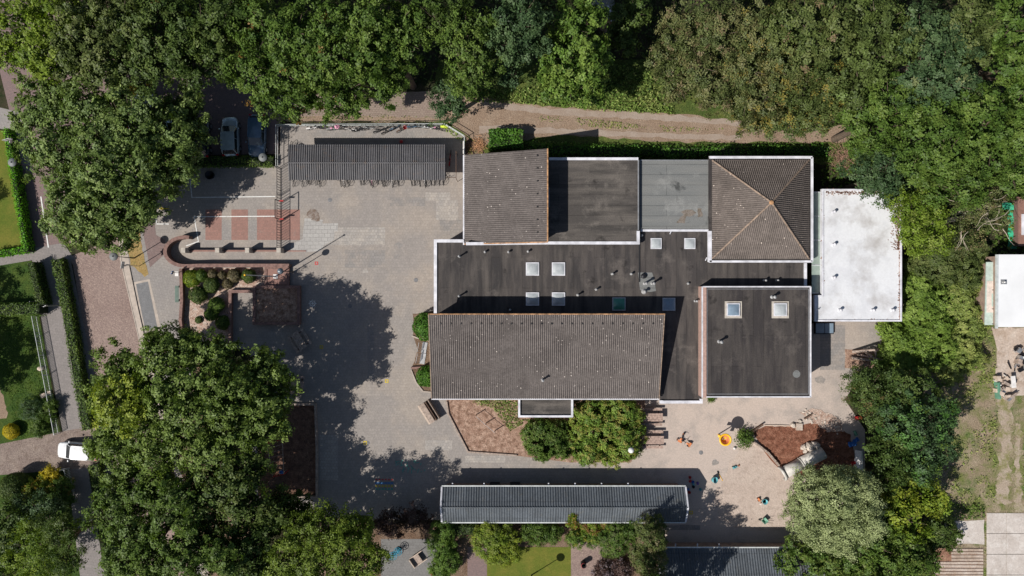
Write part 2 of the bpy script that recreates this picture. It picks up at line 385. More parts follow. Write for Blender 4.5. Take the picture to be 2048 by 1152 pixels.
m_algae = earth('dry_algae', [(.15, .125, .10), (.22, .19, .165)], [(1.5, .4, .6)], (8, .3), 0)
m_tiles_patch = paving('relaid_tiles', (.38, .35, .32), (.30, .28, .262), (.22, .2, .18), .3, .3, .012, patch=((1.1, 1.08, 1.05), .8, .45, .6))
m_tiles_worn = paving('worn_tiles', (.28, .26, .245), (.24, .225, .213), (.18, .17, .16), .3, .3, .012, patch=((1.15, 1.1, 1.05), .8, .45, .6))
m_oil = earth('dark_stain', [(.16, .115, .09), (.26, .225, .2)], [(2.5, .4, .6)], (6, .2), 0)
# ------------------------------------------------------------------ foliage
def leaf_object(name, P, Nn, size, col, mat, parent=None, origin=(0, 0, 0), aspect=.62):
    n = len(P); g = RNG
    Nn = Nn/np.maximum(1e-6, np.linalg.norm(Nn, axis=1, keepdims=True))
    r = g.normal(size=(n, 3)); T = r-Nn*np.sum(r*Nn, 1, keepdims=True); T /= np.maximum(1e-6, np.linalg.norm(T, axis=1, keepdims=True))
    B = np.cross(Nn, T); s = size[:, None]
    V = np.empty((n, 4, 3)); fold = Nn*s*.12
    V[:, 0] = P-T*s*.5; V[:, 1] = P+B*s*.5*aspect+fold; V[:, 2] = P+T*s*.5; V[:, 3] = P-B*s*.5*aspect+fold
    V = V.reshape(-1, 3)-np.array(origin)
    me = bpy.data.meshes.new(name); me.vertices.add(4*n); me.vertices.foreach_set('co', V.astype(np.float32).ravel())
    me.loops.add(4*n); me.loops.foreach_set('vertex_index', np.arange(4*n, dtype=np.int32))
    me.polygons.add(n); me.polygons.foreach_set('loop_start', np.arange(0, 4*n, 4, dtype=np.int32))
    try: me.polygons.foreach_set('loop_total', np.full(n, 4, dtype=np.int32))
    except Exception: pass
    me.update(calc_edges=True)
    at = me.color_attributes.new('tint', 'FLOAT_COLOR', 'POINT')
    c = np.ones((n, 4, 4)); c[:, :, :3] = col[:, None, :]; at.data.foreach_set('color', c.astype(np.float32).ravel())
    me.materials.append(mat)
    o = bpy.data.objects.new(name, me); COL.objects.link(o)
    if parent is not None: o.parent = parent
    return o
def palette_cols(pal, t, n, jit=.18):
    pal = np.array(pal); k = len(pal)-1; x = np.clip(t, 0, .9999)*k; i = x.astype(int); f = (x-i)[:, None]
    c = pal[i]*(1-f)+pal[i+1]*f
    return np.clip(c*np.array([1.66, 1.84, 1.42])*(1+RNG.normal(0, jit, (n, 1))), .004, .9)
def crown(lobes, pal, leaf=.34, cl=2.0, per=14, subk=.4, flat=.8, low=-.25, spread=.165, accent=None, scatter=1.0, dm=1.4, fill=60, holes=-.85, ragged=1.0):
    """lobes: list of (x,y,z,r) centres; returns leaf arrays"""
    g = RNG; SC = []; SR = []
    for (x, y, z, r) in lobes:
        ns = int(np.clip(9+r*2.6, 7, 26))
        i = np.arange(ns)+.5; zz = low+(1-low)*(1-i/ns); ph = i*2.39996+g.uniform(0, 6.28)
        zz = np.clip(zz+g.uniform(-.1, .1, ns), -1, 1); q = np.sqrt(1-zz**2)
        rad = g.uniform(.52, .82, ns)*r*scatter
        SC.append(np.stack([x+q*np.cos(ph)*rad, y+q*np.sin(ph)*rad, z+zz*rad*flat], 1)); SR.append(g.uniform(.72, 1.2, ns)*subk*r)
        SC.append(np.array([[x, y, z]])); SR.append(np.array([r*.62]))
        ns = int(7*ragged) if r > 1.2 else 0     # loose shoots beyond the outline
        if ns:
            a = g.uniform(0, 6.28, ns); zz = g.uniform(-.15, .75, ns); q = np.sqrt(1-zz**2); rad = r*g.uniform(1.0, 1.22, ns)
            SC.append(np.stack([x+q*np.cos(a)*rad, y+q*np.sin(a)*rad, z+zz*rad*flat], 1)); SR.append(g.uniform(.09, .2, ns)*r)
    SC = np.concatenate(SC); SR = np.concatenate(SR); tone = g.uniform(0, 1, len(SR))
    CP = []; CD = []; CT = []
    for c, r, t in zip(SC, SR, tone):
        m = max(6, int(4*math.pi*r*r*cl)); d = g.normal(size=(m, 3)); d /= np.linalg.norm(d, axis=1, keepdims=True)
        d = d[d[:, 2] > -.55]; m = len(d)
        p = c+d*(r*g.uniform(.82, 1.1, (m, 1)))*np.array([1, 1, flat])
        # drop what lies buried inside the other clumps
        D = np.linalg.norm((p[:, None, :]-SC[None])/np.array([1, 1, flat]), axis=2)/SR[None]
        keep = (D < .78).sum(1) == 0
        hf = np.sin(p[:, 0]*1.9+1.7*np.sin(p[:, 1]*1.3))+np.sin(p[:, 1]*2.1+1.9*np.sin(p[:, 2]*1.7+p[:, 0]*.8))+.7*np.sin(p[:, 0]*4.3-p[:, 1]*3.7)
        keep &= (hf+g.normal(0, .5, m)) > holes
        p = p[keep]+d[keep]*g.uniform(-.35, .3, (keep.sum(), 1))*ragged; d = d[keep]; CP.append(p); CD.append(d); CT.append(np.full(len(p), t))
    CP = np.concatenate(CP); CD = np.concatenate(CD); CT = np.concatenate(CT)
    ct = np.clip(CT*.62+g.uniform(0, 1, len(CP))*.38, 0, 1)
    leaf = leaf*.68; per = int(per*dm*1.8); n = len(CP)*per; P = np.repeat(CP, per, 0)+g.normal(0, spread, (n, 3))
    Nn = np.repeat(CD, per, 0)*.95+np.array([-.12, -.07, .36])+g.normal(0, .27, (n, 3))
    t = np.clip(np.repeat(ct, per)+g.normal(0, .12, n), 0, 1)
    col = palette_cols(pal, t, n)
    if accent:
        pick = np.repeat(g.random(len(CP)) < accent[1], per) & (g.random(n) < .8); col[pick] = np.array(accent[0])*(1+g.normal(0, .15, (pick.sum(), 1)))
    size = leaf*g.uniform(.7, 1.25, n)
    for (x, y, z, r) in lobes:              # inner leaves close the crown; their darker tint paints shade into the gaps
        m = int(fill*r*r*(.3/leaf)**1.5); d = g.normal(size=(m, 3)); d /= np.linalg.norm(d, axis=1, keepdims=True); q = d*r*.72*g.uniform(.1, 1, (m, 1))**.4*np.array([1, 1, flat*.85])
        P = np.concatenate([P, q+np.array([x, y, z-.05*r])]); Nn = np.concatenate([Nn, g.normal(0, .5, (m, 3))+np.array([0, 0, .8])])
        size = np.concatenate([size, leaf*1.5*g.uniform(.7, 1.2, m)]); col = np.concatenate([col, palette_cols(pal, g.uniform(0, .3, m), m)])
    return P, Nn, size, np.clip(col, .004, .9)
def branches(root, base, lobes, hgt, r0, mat):
    mb = MB(); o = base; top = Vector((base[0], base[1], hgt*.45))
    mb.tube((base[0], base[1], 0), top, r0, r0*.7, 10, cap=False)
    for (x, y, z, r) in lobes[:9]:
        e = Vector((x, y, z+.2*r)); mid = top.lerp(e, .5)+Vector((rnd.uniform(-.4, .4), rnd.uniform(-.4, .4), .3))
        mb.tube(top, mid, r0*.55, r0*.32, 7, cap=False); mb.tube(mid, e, r0*.32, r0*.1, 6, cap=False)
        for k in range(5):
            a = rnd.uniform(0, 6.28); q = e+Vector((math.cos(a)*r*.7, math.sin(a)*r*.7, rnd.uniform(0, .5)*r))
            mb.tube(mid.lerp(e, rnd.uniform(.3, 1)), q, r0*.14, r0*.04, 5, cap=False)
    return mb.build('trunk', mat, root, origin=o)
def tree(name, label, cat, lobes_px, pal, group=None, mat=None, bark=None, trunk=True, **kw):
    """lobes_px: (px, py, radius px, top height)"""
    L = []; top = 0
    for (px, py, r, zt) in lobes_px:
        rw = r*S*(H-zt)/H; fl = kw.get('flat', .8); zc = max(zt-rw*fl, rw*fl*.5); x, y = W(px, py, zc+.4*rw)
        L.append((x, y, zc, rw)); top = max(top, zt)
    sx = sum(l[0]*l[3] for l in L)/sum(l[3] for l in L); sy = sum(l[1]*l[3] for l in L)/sum(l[3] for l in L)
    root = thing(name, label, cat, (sx, sy, 0), 0, group)
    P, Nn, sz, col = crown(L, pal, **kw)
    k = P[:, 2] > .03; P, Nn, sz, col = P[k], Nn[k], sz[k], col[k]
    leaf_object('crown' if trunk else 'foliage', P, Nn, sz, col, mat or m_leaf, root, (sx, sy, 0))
    if trunk: branches(root, (sx, sy, 0), L, top, .12+.022*top, bark or m_bark)
    else:
        mb = MB()
        for k in range(5):
            l = rnd.choice(L); mb.tube((sx, sy, 0), (l[0]+rnd.uniform(-.3, .3)*l[3], l[1]+rnd.uniform(-.3, .3)*l[3], l[2]+.3*l[3]), .05, .02, 5)
        mb.build('stem', m_bark, root, origin=(sx, sy, 0))
    return root
def dome(name, label, px, py, rpx, h, pal, group=None, leaf=.12, lumps=.06, cat='shrub', accent=None):
    """a clipped shrub: a closed, slightly lumpy dome of small leaves"""
    x, y = W(px, py, h*.6); r = rpx*S; root = thing(name, label, cat, (x, y, 0), 0, group)
    n = int(2*math.pi*r*(r+h)*260*(.12/leaf)**2); d = RNG.normal(size=(n, 3)); d[:, 2] = np.abs(d[:, 2])*1.05-.25; d /= np.linalg.norm(d, axis=1, keepdims=True)
    ph = RNG.uniform(0, 6, 3); b = (np.sin(d[:, 0]*7+ph[0])+np.sin(d[:, 1]*8+ph[1])+np.sin(d[:, 2]*9+ph[2]))/3
    k = (1+lumps*b+RNG.normal(0, .035, n))[:, None]; P = d*k*np.array([r, r, h*.55])+np.array([x, y, h*.47]); P = P[P[:, 2] > .02] if False else P
    P[:, 2] = np.maximum(P[:, 2], .03)
    leaf_object('foliage', P, d+RNG.normal(0, .35, (n, 3)), leaf*RNG.uniform(.7, 1.3, n), palette_cols(pal, np.clip(.5+.35*b+RNG.normal(0, .25, n), 0, 1), n), m_leaf, root, (x, y, 0))
    MB().ball((x, y, h*.45), r*.86, r*.86, h*.45, 16, 10).build('branch_core', m_hcore, root, origin=(x, y, 0))
    return root
def in_poly(x, y, P):
    ins = np.zeros(len(x), bool); n = len(P)
    for i in range(n):
        x0, y0 = P[i]; x1, y1 = P[(i+1) % n]
        c = ((y0 > y) != (y1 > y)) & (x < (x1-x0)*(y-y0)/((y1-y0) if y1 != y0 else 1e-9)+x0); ins ^= c
    return ins
def cover(name, pts, dens, hgt, pal, leaf=.2, label=None, cat=None, kind='stuff', patch=0.0, mat=None, aspect=.4, upright=.5, lump=0.0):
    """loose ground cover: blades or leaves growing over an outline"""
    P = WP(pts); xs = [p[0] for p in P]; ys = [p[1] for p in P]; A = (max(xs)-min(xs))*(max(ys)-min(ys)); n = int(A*dens)
    x = RNG.uniform(min(xs), max(xs), n); y = RNG.uniform(min(ys), max(ys), n); k = in_poly(x, y, P); x = x[k]; y = y[k]
    f = (np.sin(x*.9+1.3*np.sin(y*.7))+np.sin(y*1.1+1.7*np.sin(x*.55+2))+.8*np.sin(x*2.3+y*1.7)+.6*np.sin(x*3.1-y*3.7))/3.4
    if patch: k = f+RNG.normal(0, .25, len(x)) > patch-1; x = x[k]; y = y[k]; f = f[k]
    n = len(x); hh = hgt*np.clip(.6+.5*f*(1 if lump == 0 else lump), .15, 2)
    z = hh*RNG.uniform(.3, 1, n)
    Nn = np.stack([RNG.normal(0, 1, n)*upright, RNG.normal(0, 1, n)*upright, np.ones(n)*.5], 1)
    col = palette_cols(pal, np.clip(.5+.3*f+RNG.normal(0, .25, n), 0, 1), n)
    o = leaf_object(name, np.stack([x, y, z], 1), Nn, leaf*RNG.uniform(.6, 1.4, n), col, mat or m_blade, None, (0, 0, 0), aspect)
    return tag(o, label, cat, None, kind)
def hedge(label, pts, width, hgt, pal, leaf=.16, dens=90, group=None, name='hedge', jit=.06):
    P = WP(pts, hgt); root = thing(name, label, 'hedge', (P[0][0], P[0][1], 0), 0, group)
    mb = MB().wall(P, width*.8, 0, hgt*.88); core = m_hcore
    mb.build('branch_core', core, root, origin=(P[0][0], P[0][1], 0))
    PP = []; NN = []
    for a, b in zip(P[:-1], P[1:]):
        a = np.array(a); b = np.array(b); d = b-a; L = np.linalg.norm(d); d /= L; nn = np.array([-d[1], d[0]])
        for side in ('top', 1, -1):
            n = int(L*(width if side == 'top' else hgt)*dens); t = RNG.uniform(0, L, n)
            if side == 'top':
                u = RNG.uniform(-width/2, width/2, n); q = a+t[:, None]*d+u[:, None]*nn; z = np.full(n, hgt)-.25*np.abs(2*u/width)**4*hgt*.3; N0 = np.tile([0, 0, 1.], (n, 1))
            else:
                q = a+t[:, None]*d+side*nn*width/2; z = RNG.uniform(.05, hgt, n); N0 = np.tile([side*nn[0], side*nn[1], .4], (n, 1))
            bump = .5*np.sin(q[:, 0]*4.1+q[:, 1]*1.3)+.5*np.sin(q[:, 1]*3.3-q[:, 0])
            PP.append(np.column_stack([q, z+bump*jit*(1 if side == 'top' else 0)])+RNG.normal(0, jit, (n, 3))+N0*(bump[:, None]*jit)); NN.append(N0+RNG.normal(0, .4, (n, 3)))
    PP = np.concatenate(PP); NN = np.concatenate(NN); n = len(PP)
    leaf_object('foliage', PP, NN, leaf*RNG.uniform(.7, 1.3, n), palette_cols(pal, np.clip(.5+.25*np.sin(PP[:, 1]*1.7+PP[:, 0])+RNG.normal(0, .25, n), 0, 1), n), m_leaf, root, (P[0][0], P[0][1], 0))
    return root
m_hcore = plain('hedge_core', (.02, .03, .01), .95)
# leaf palettes (albedo)
G_PLANE = [(.05, .072, .022), (.088, .115, .038), (.155, .18, .075)]
G_DARK = [(.03, .048, .014), (.048, .068, .02), (.075, .09, .03)]
G_MID = [(.035, .06, .014), (.058, .088, .02), (.095, .12, .033)]
G_OLIVE = [(.042, .055, .02), (.062, .075, .027), (.10, .105, .045)]
G_BROWN = [(.045, .055, .022), (.072, .08, .034), (.135, .115, .065)]
G_FRESH = [(.042, .072, .016), (.07, .108, .024), (.125, .16, .042)]
G_YEL = [(.06, .09, .012), (.10, .13, .018), (.19, .19, .03)]
G_BLUE = [(.028, .048, .025), (.042, .066, .034), (.07, .095, .05)]
G_SILVER = [(.12, .132, .07), (.165, .175, .10), (.225, .23, .145)]
G_LAUREL = [(.024, .058, .010), (.042, .095, .014), (.08, .15, .03)]
G_PURP = [(.03, .018, .02), (.055, .028, .03), (.1, .06, .07)]
G_HEATH = [(.07, .05, .038), (.10, .075, .055), (.14, .11, .08)]
G_TOPI = [(.035, .055, .018), (.055, .075, .025), (.085, .1, .035)]
G_GOLD = [(.22, .16, .015), (.33, .24, .02), (.45, .33, .04)]
G_GRASS = [(.075, .12, .03), (.12, .16, .045), (.21, .21, .09)]
G_WEED = [(.08, .11, .03), (.14, .165, .05), (.25, .22, .11)]
# ------------------------------------------------------------------ the ground
sheet('ground', [(-2400, -1800), (4400, -1800), (4400, 3000), (-2400, 3000)], 0, m_forest)
sheet('grass_verge', [(880, 120), (1500, 120), (1560, 250), (1800, 250), (1800, 330), (920, 330), (860, 240)], 1, m_grass, .8, .2)
sheet('playground', [(300, 333), (556, 333), (558, 252), (892, 252), (927, 274), (935, 480), (940, 640), (1000, 800), (1300, 800), (1640, 640), (1765, 640), (1762, 700), (1712, 760), (1690, 800), (1730, 860), (1730, 960), (1600, 1110), (1300, 1110), (1300, 1040), (880, 1040), (500, 1040), (500, 700), (380, 690), (300, 560)], 2, m_tiles)
sheet('pavement', [(232, 330), (302, 330), (302, 470), (335, 500), (368, 545), (375, 720), (500, 1300), (430, 1300), (290, 690), (243, 525)], 3, m_footgrey)
sheet('brick_pavement', [(243, 380), (302, 380), (312, 470), (330, 480), (333, 505), (300, 535), (283, 450), (245, 450)], 4, m_clinker)
sheet('dry_grass_strip', [(245, 462), (250, 448), (278, 452), (285, 500), (298, 548), (290, 553), (262, 530)], 5, m_dry, .4, .06)
sheet('street', [(-30, -150), (190, -150), (232, 300), (246, 470), (128, 488), (63, 501), (27, 255), (-60, -100)], 1, m_clinker)
sheet('brick_street', [(135, 515), (247, 470), (243, 525), (282, 690), (420, 1300), (278, 1300), (186, 768), (146, 530)], 2, m_herring)
sheet('gutter', [(130, 515), (140, 513), (192, 768), (285, 1300), (268, 1300), (178, 768)], 5, m_footpath)
sheet('kerb_strip', [(238, 470), (250, 468), (262, 545), (292, 690), (460, 1300), (446, 1300), (280, 690), (240, 520)], 6, m_kerb)
MB().wall(WP([(258, 530), (275, 612), (293, 692), (360, 935)]), .10, 0, .10).build('kerb', m_kerb)['kind'] = 'structure'
MB().wall(WP([(233, 400), (240, 470), (243, 525), (281, 690), (350, 990)]), .07, 0, .05).build('road_edge_stones', m_kerb)['kind'] = 'structure'
sheet('dark_parking_pad', [(272, 568), (296, 563), (315, 655), (291, 662)], 5, m_darkpad)
sheet('pad_border', [(266, 565), (299, 558), (322, 657), (330, 690), (296, 690)], 4, m_kerb)
sheet('crossing_path', [(-60, 520), (60, 497), (127, 486), (150, 520), (102, 522), (66, 520), (0, 531), (-60, 540)], 4, m_footpath)
sheet('footpath', [(64, 517), (104, 517), (150, 760), (166, 870), (232, 1300), (178, 1300), (125, 860), (92, 700)], 3, m_footpath)
sheet('corner_path', [(-40, 205), (40, 225), (66, 345), (45, 338), (28, 262), (-40, 250)], 3, m_footgrey)
sheet('driveway', [(-60, 900), (150, 858), (240, 850), (240, 930), (60, 945), (-60, 955)], 5, earth('driveway_soil', [(.21, .165, .145), (.26, .21, .18), (.16, .12, .10)], [(.7, .4, .65), (1.5, .5, .7)]))
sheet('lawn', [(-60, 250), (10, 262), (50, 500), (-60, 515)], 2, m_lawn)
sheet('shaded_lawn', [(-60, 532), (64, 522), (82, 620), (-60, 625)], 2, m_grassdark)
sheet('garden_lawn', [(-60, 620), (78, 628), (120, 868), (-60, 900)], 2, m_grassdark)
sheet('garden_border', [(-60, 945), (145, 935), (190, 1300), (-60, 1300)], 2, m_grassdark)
sheet('bare_patch', [(-8, 760), (6, 790), (16, 830), (14, 836), (-8, 838)], 3, m_track, .3, .08)
sheet('car_park', [(250, 150), (562, 150), (560, 308), (330, 312), (250, 300)], 2, m_clinker)
sheet('brick_track', [(556, 190), (905, 182), (880, 236), (700, 232), (556, 232)], 5, m_trackbrick, .6, .1)
sheet('dirt_track', [(540, 205), (700, 195), (955, 193), (1100, 214), (1330, 226), (1480, 240), (1760, 255), (1790, 290), (1660, 284), (1480, 285), (1330, 284), (1180, 272), (1100, 272), (960, 292), (925, 262), (893, 243), (556, 243)], 4, m_track, .7, .14)
sheet('wheel_rut', [(960, 200), (1100, 217), (1330, 229), (1480, 242), (1480, 252), (1330, 241), (1100, 229), (965, 212)], 6, m_rut, .6, .12, seed=3)
sheet('south_wheel_rut', [(960, 250), (1100, 256), (1330, 266), (1480, 272), (1480, 280), (1330, 276), (1100, 268), (960, 266)], 6, m_rut, .6, .12, seed=4)
sheet('planter_soil', [(930, 270), (958, 292), (975, 312), (925, 312)], 5, m_soil, .4, .08)
sheet('chip_bed', [(893, 798), (1035, 798), (1290, 798), (1290, 862), (1262, 925), (1140, 925), (1030, 911), (937, 905), (895, 828)], 4, m_mulch)
sheet('entrance_bed', [(826, 628), (866, 622), (870, 790), (838, 775), (822, 745), (835, 700), (826, 670)], 4, m_soil, .4, .05)
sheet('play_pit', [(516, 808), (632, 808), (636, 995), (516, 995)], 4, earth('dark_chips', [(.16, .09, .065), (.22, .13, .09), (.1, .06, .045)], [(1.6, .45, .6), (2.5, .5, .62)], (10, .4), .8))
sheet('pebble_bed', [(364, 536), (578, 536), (578, 572), (505, 578), (505, 585), (460, 585), (458, 720), (368, 720), (363, 640)], 5, m_gravelbed)
sheet('sand', [(1484, 893), (1505, 884), (1540, 912), (1566, 948), (1610, 985), (1600, 1061), (1500, 1062), (1440, 1040), (1425, 1000), (1445, 955), (1462, 925)], 5, m_sand, .5, .22)
sheet('bark_bed', [(1505, 862), (1530, 852), (1600, 852), (1650, 836), (1700, 870), (1712, 930), (1650, 965), (1560, 940), (1528, 905)], 6, m_redmulch, .5, .08)
sheet('rubble_patch', [(1598, 826), (1632, 815), (1680, 838), (1690, 862), (1655, 862), (1625, 846)], 7, m_gravelbed, .4, .15)
sheet('chip_square', [(1690, 699), (1762, 697), (1764, 718), (1742, 736), (1690, 736)], 5, m_mulch, .5, .06)
sheet('worn_field', [(1765, 560), (2200, 500), (2200, 1400), (1960, 1300), (1880, 1060), (1800, 800)], 1, m_field, .8, .2)
sheet('yard_slabs', [(1984, 655), (2200, 655), (2200, 700), (2048, 792), (1990, 790), (1992, 700)], 3, m_oldslab, .6, .12)
m_ruteast = earth('worn_track', [(.34, .275, .21), (.2, .19, .08), (.4, .33, .27)], [(.9, .45, .6), (.7, .5, .7)], (8, .25), .3)
sheet('yard_track', [(1995, 790), (2025, 790), (2022, 900), (2020, 1010), (1990, 1010), (2000, 900)], 3, m_ruteast, .35, .3, seed=5)
sheet('vehicle_track', [(2033, 850), (2044, 850), (2040, 960), (2048, 1022), (2030, 1022), (2030, 950)], 3, m_ruteast, .35, .22, seed=8)
sheet('small_slab', [(1912, 1042), (1968, 1040), (1968, 1088), (1912, 1088)], 4, m_slab, .8, .05)
mb = MB()
for i in range(5):
    for j in range(-1, 5):
        x0, y0 = W(1973+39.2*i, 1026+41.3*j); x1, y1 = W(1973+39.2*(i+1)-1, 1026+41.3*(j+1)-1)
        if j >= 0: mb.box((x0+x1)/2, (y0+y1)/2, 0, x1-x0, y0-y1, .06+rnd.uniform(0, .008))
mb.build('slab_pavement', m_slab)['kind'] = 'structure'
sheet('garden_grass', [(974, 1094), (1142, 1094), (1142, 1300), (974, 1300)], 4, m_lawn)
sheet('garden_path', [(935, 1094), (974, 1094), (974, 1300), (935, 1300)], 3, m_clinker)
sheet('garden_patio', [(1142, 1082), (1216, 1082), (1216, 1300), (1142, 1300)], 4, m_herring)
sheet('back_patio', [(762, 1078), (880, 1078), (880, 1300), (762, 1300)], 3, m_tiles_dark)
sheet('garden_soil', [(640, 1046), (1330, 1046), (1330, 1300), (640, 1300)], 2, m_soil)
sheet('shrub_soil', [(420, 700), (455, 722), (498, 760), (505, 1040), (440, 1200), (400, 1100), (350, 900), (390, 740)], 7, m_soil, .8, .2)
# relaid and worn patches of paving, stains and drain covers
for i, (x0, y0, x1, y1, mm) in enumerate(((640, 455, 770, 490, 0), (690, 500, 770, 535, 1), (850, 385, 900, 402, 0), (872, 400, 916, 440, 0), (880, 440, 922, 462, 1), (725, 540, 736, 546, 0), (780, 395, 850, 412, 1), (745, 300, 800, 320, 0), (640, 870, 676, 960, 0), (850, 880, 905, 900, 0), (930, 912, 1010, 925, 0), (1100, 930, 1180, 940, 1), (735, 640, 748, 760, 1), (1640, 650, 1690, 740, 1), (620, 260, 860, 275, 1), (1320, 1050, 1400, 1060, 1), (600, 560, 700, 572, 1))):
    sheet('paving_patch', [(x0, y0), (x1, y0), (x1, y1), (x0, y1)], 3+.04*i, (m_tiles_patch, m_tiles_worn)[mm], .6, .04, seed=i)
for i, (px, py, r) in enumerate(((625, 428, 12), (632, 436, 9), (795, 492, 8), (795, 512, 7), (1200, 905, 6), (1430, 925, 8), (1640, 760, 10), (560, 385, 7), (390, 460, 6))):
    sheet('paving_stain', [(px+r*math.cos(a*.7), py+r*.8*math.sin(a*.7)) for a in range(9)], 4.4+.04*i, m_oil if i < 2 else m_tiles_worn, .2, .1, seed=i)
for px, py in ((700, 612), (832, 560), (660, 400), (1402, 905), (735, 886)):
    x, y = W(px, py); o = MB().lathe((x, y, .017), [(.0, .004), (.2, .004), (.22, 0)], 16).build('drain_cover', m_darkpad); o['kind'] = 'structure'
# court surfaces and painted lines
def rect(name, x0, y0, x1, y1, layer, m): return sheet(name, [(x0, y0), (x1, y0), (x1, y1), (x0, y1)], layer, m)
rect('red_court_tiles', 411, 419, 443.5, 480, 4, m_redtile); rect('red_court_tiles', 463, 419, 496, 480, 4, m_redtile); rect('red_court_tiles', 514, 419, 600, 480, 4, m_redtile)
sheet('pale_court_tiles', [(610, 437), (645, 439), (645, 447), (676, 447), (676, 462), (668, 462), (668, 478), (650, 490), (640, 503), (582, 503), (582, 487), (606, 478)], 4, m_tiles_light, 1, .06)
rect('grey_court_tiles', 443.5, 440, 463, 480, 4, m_footgrey)
rect('grey_court_band', 497, 440, 514, 480, 4, m_footgrey)
def lines(name, pts, wd, m, layer=6):
    o = MB().wall(WP(pts), wd, .004*layer-.002, .002).build(name, m); o['kind'] = 'structure'; return o
lines('court_line', [(378, 333), (384, 395), (551, 393)], .09, m_linewhite)
lines('court_line', [(551, 432.5), (388.5, 433.5), (397, 483), (372, 492)], .09, m_linewhite)
lines('court_line', [(330, 392.5), (305.5, 394), (314, 448), (338, 448)], .09, m_linewhite)
lines('court_line', [(82, 393), (97, 495)], .12, m_linewhite)
sheet('arrow_marking', [(318, 417), (325, 413.5), (324, 416), (339, 416), (339, 418.5), (324, 418.5), (325, 421)], 6, m_lineyellow)
def frame_mark(px, py, r, m, name='square_marking'):
    x, y = W(px, py); q = r*S
    o = MB().wall([(x-q, y-q), (x+q, y-q), (x+q, y+q), (x-q, y+q)], q*.7, .022, .002, closed=True).build(name, m); o['kind'] = 'structure'
for px, py in ((643, 694), (773.5, 762), (730.5, 885.5), (1382, 1025)): frame_mark(px, py, 2.6, m_lineyellow)
frame_mark(633, 526.5, 2.4, m_linered)
mb = MB().lathe(W3(625, 607, .022), [(.32, 0), (.32, .003), (.22, .003)], 20).lathe(W3(625, 607, .022), [(.13, 0), (.13, .003), (.01, .003)], 12)
for k in range(8):
    a = k*math.pi/4; x, y = W(625, 607); mb.box(x+.36*math.cos(a), y+.36*math.sin(a), .022, .1, .05, .002, a)
tag(mb.build('sun_marking', m_linewhite), kind='structure')
for row, (yy, m, nm) in enumerate(((959, m_linered, 'red'), (966, m_lineblue, 'blue'), (972, m_lineyellow, 'yellow'), (978, m_tealpaint, 'teal'))):
    mb = MB()
    for k in range(6):
        x, y = W(753+k*6.2, yy); mb.box(x, y, .022, .2 if row != 1 else .3, .16, .002)
    tag(mb.build(nm+'_row_marking', m), kind='structure')
mb = MB()
for k in range(26):
    x, y = W(rnd.uniform(788, 850), rnd.uniform(922, 944)); mb.box(x, y, .022, rnd.uniform(.15, .5), .07, .002, rnd.uniform(0, 3))
tag(mb.build('faded_play_marking', m_tealpaint), kind='structure')
mb = MB()
for k in range(34):
    x, y = W(rnd.gauss(1395, 9), rnd.gauss(974, 10)); mb.box(x, y, .022, rnd.uniform(.1, .25), .08, .002, rnd.uniform(0, 3), mi=rnd.randrange(3))
# ------------------------------------------------------------------ buildings
school = thing('school_building', 'large school with dark flat roofs, brown tiled roofs and white trim beside the paved yard', 'building', W3(1240, 560), world=True)
def bpart(mb, name, mat, label=None, parent=None):
    o = mb.build(name, mat, parent or school, origin=tuple((parent or school)['_o']) if '_o' in (parent or school) else None)
    if label: o['label'] = label
    return o
def inset(pts, d):
    n = len(pts); a = sum(pts[i][0]*pts[(i+1) % n][1]-pts[(i+1) % n][0]*pts[i][1] for i in range(n)); s = 1 if a > 0 else -1; out = []
    for i in range(n):
        p = Vector(pts[i]); d1 = (p-Vector(pts[i-1])).normalized(); d2 = (Vector(pts[(i+1) % n])-p).normalized()
        n1 = Vector((-d1.y, d1.x))*s; n2 = Vector((-d2.y, d2.x))*s; b = (n1+n2); k = b.length_squared
        out.append(tuple(p+b*(2*d/k if k > 1e-6 else d)))
    return out
def flat_wing(pts, z, mroof, label, trim=None, rim=None, rimh=.09, walls=True):
    P = WP(pts, z)
    if walls: bpart(MB().prism(inset(P, .22), 0, z-.3), 'wall', m_wall, None)
    bpart(MB().prism(P, z-.28, z), 'flat_roof', mroof, label)
    if rim: bpart(MB().wall(inset(P, .1), .18, z+.002, rimh*.7, closed=True), 'roof_edge', rim)
def trim(pts, z, wd=.24, h=.14, m=None, dz=-.2): return bpart(MB().wall(WP(pts, z), wd, z+dz, h-dz), 'fascia', m or m_white)
zC, zB, zD, zG, zE = 3.5, 4.15, 3.75, 4.9, 4.0
# main low roof
flat_wing([(870, 480), (1277, 480), (1277, 461), (1417, 461), (1417, 524), (1612, 524), (1612, 574), (1403, 574), (1403, 804), (1321, 804), (1321, 636), (870, 636)], zC, m_bitC, 'long low dark bitumen roof with four milky skylights')
trim([(928, 482), (871, 482), (871, 628)], zC, .30); trim([(1322, 800), (1322, 803.5), (1401.5, 803.5), (1401.5, 797)], zC, .28, .2)
trim([(1610, 526), (1610, 572)], zC, .26)
# wing B and D
flat_wing([(1097, 317), (1277, 317), (1277, 487), (1097, 487)], zB, m_bitA, 'brown weathered bitumen roof beside the sloping tiled roof')
trim([(1098, 318), (1276, 318)], zB, .25); trim([(1276, 462), (1276, 486), (1097, 486), (932, 487.5)], zB, .28); trim([(1276.5, 320), (1276.5, 460)], zB, .12, .07, m_galv)
flat_wing([(1279, 320), (1419, 320), (1419, 460), (1279, 460)], zD, m_bitD, 'pale grey flat roof between the bitumen roof and the hipped roof')
trim([(1281, 461), (1417, 461)], zD, .2, .08); trim([(1281, 320.5), (1417, 320.5)], zD, .08, .06, m_galv)
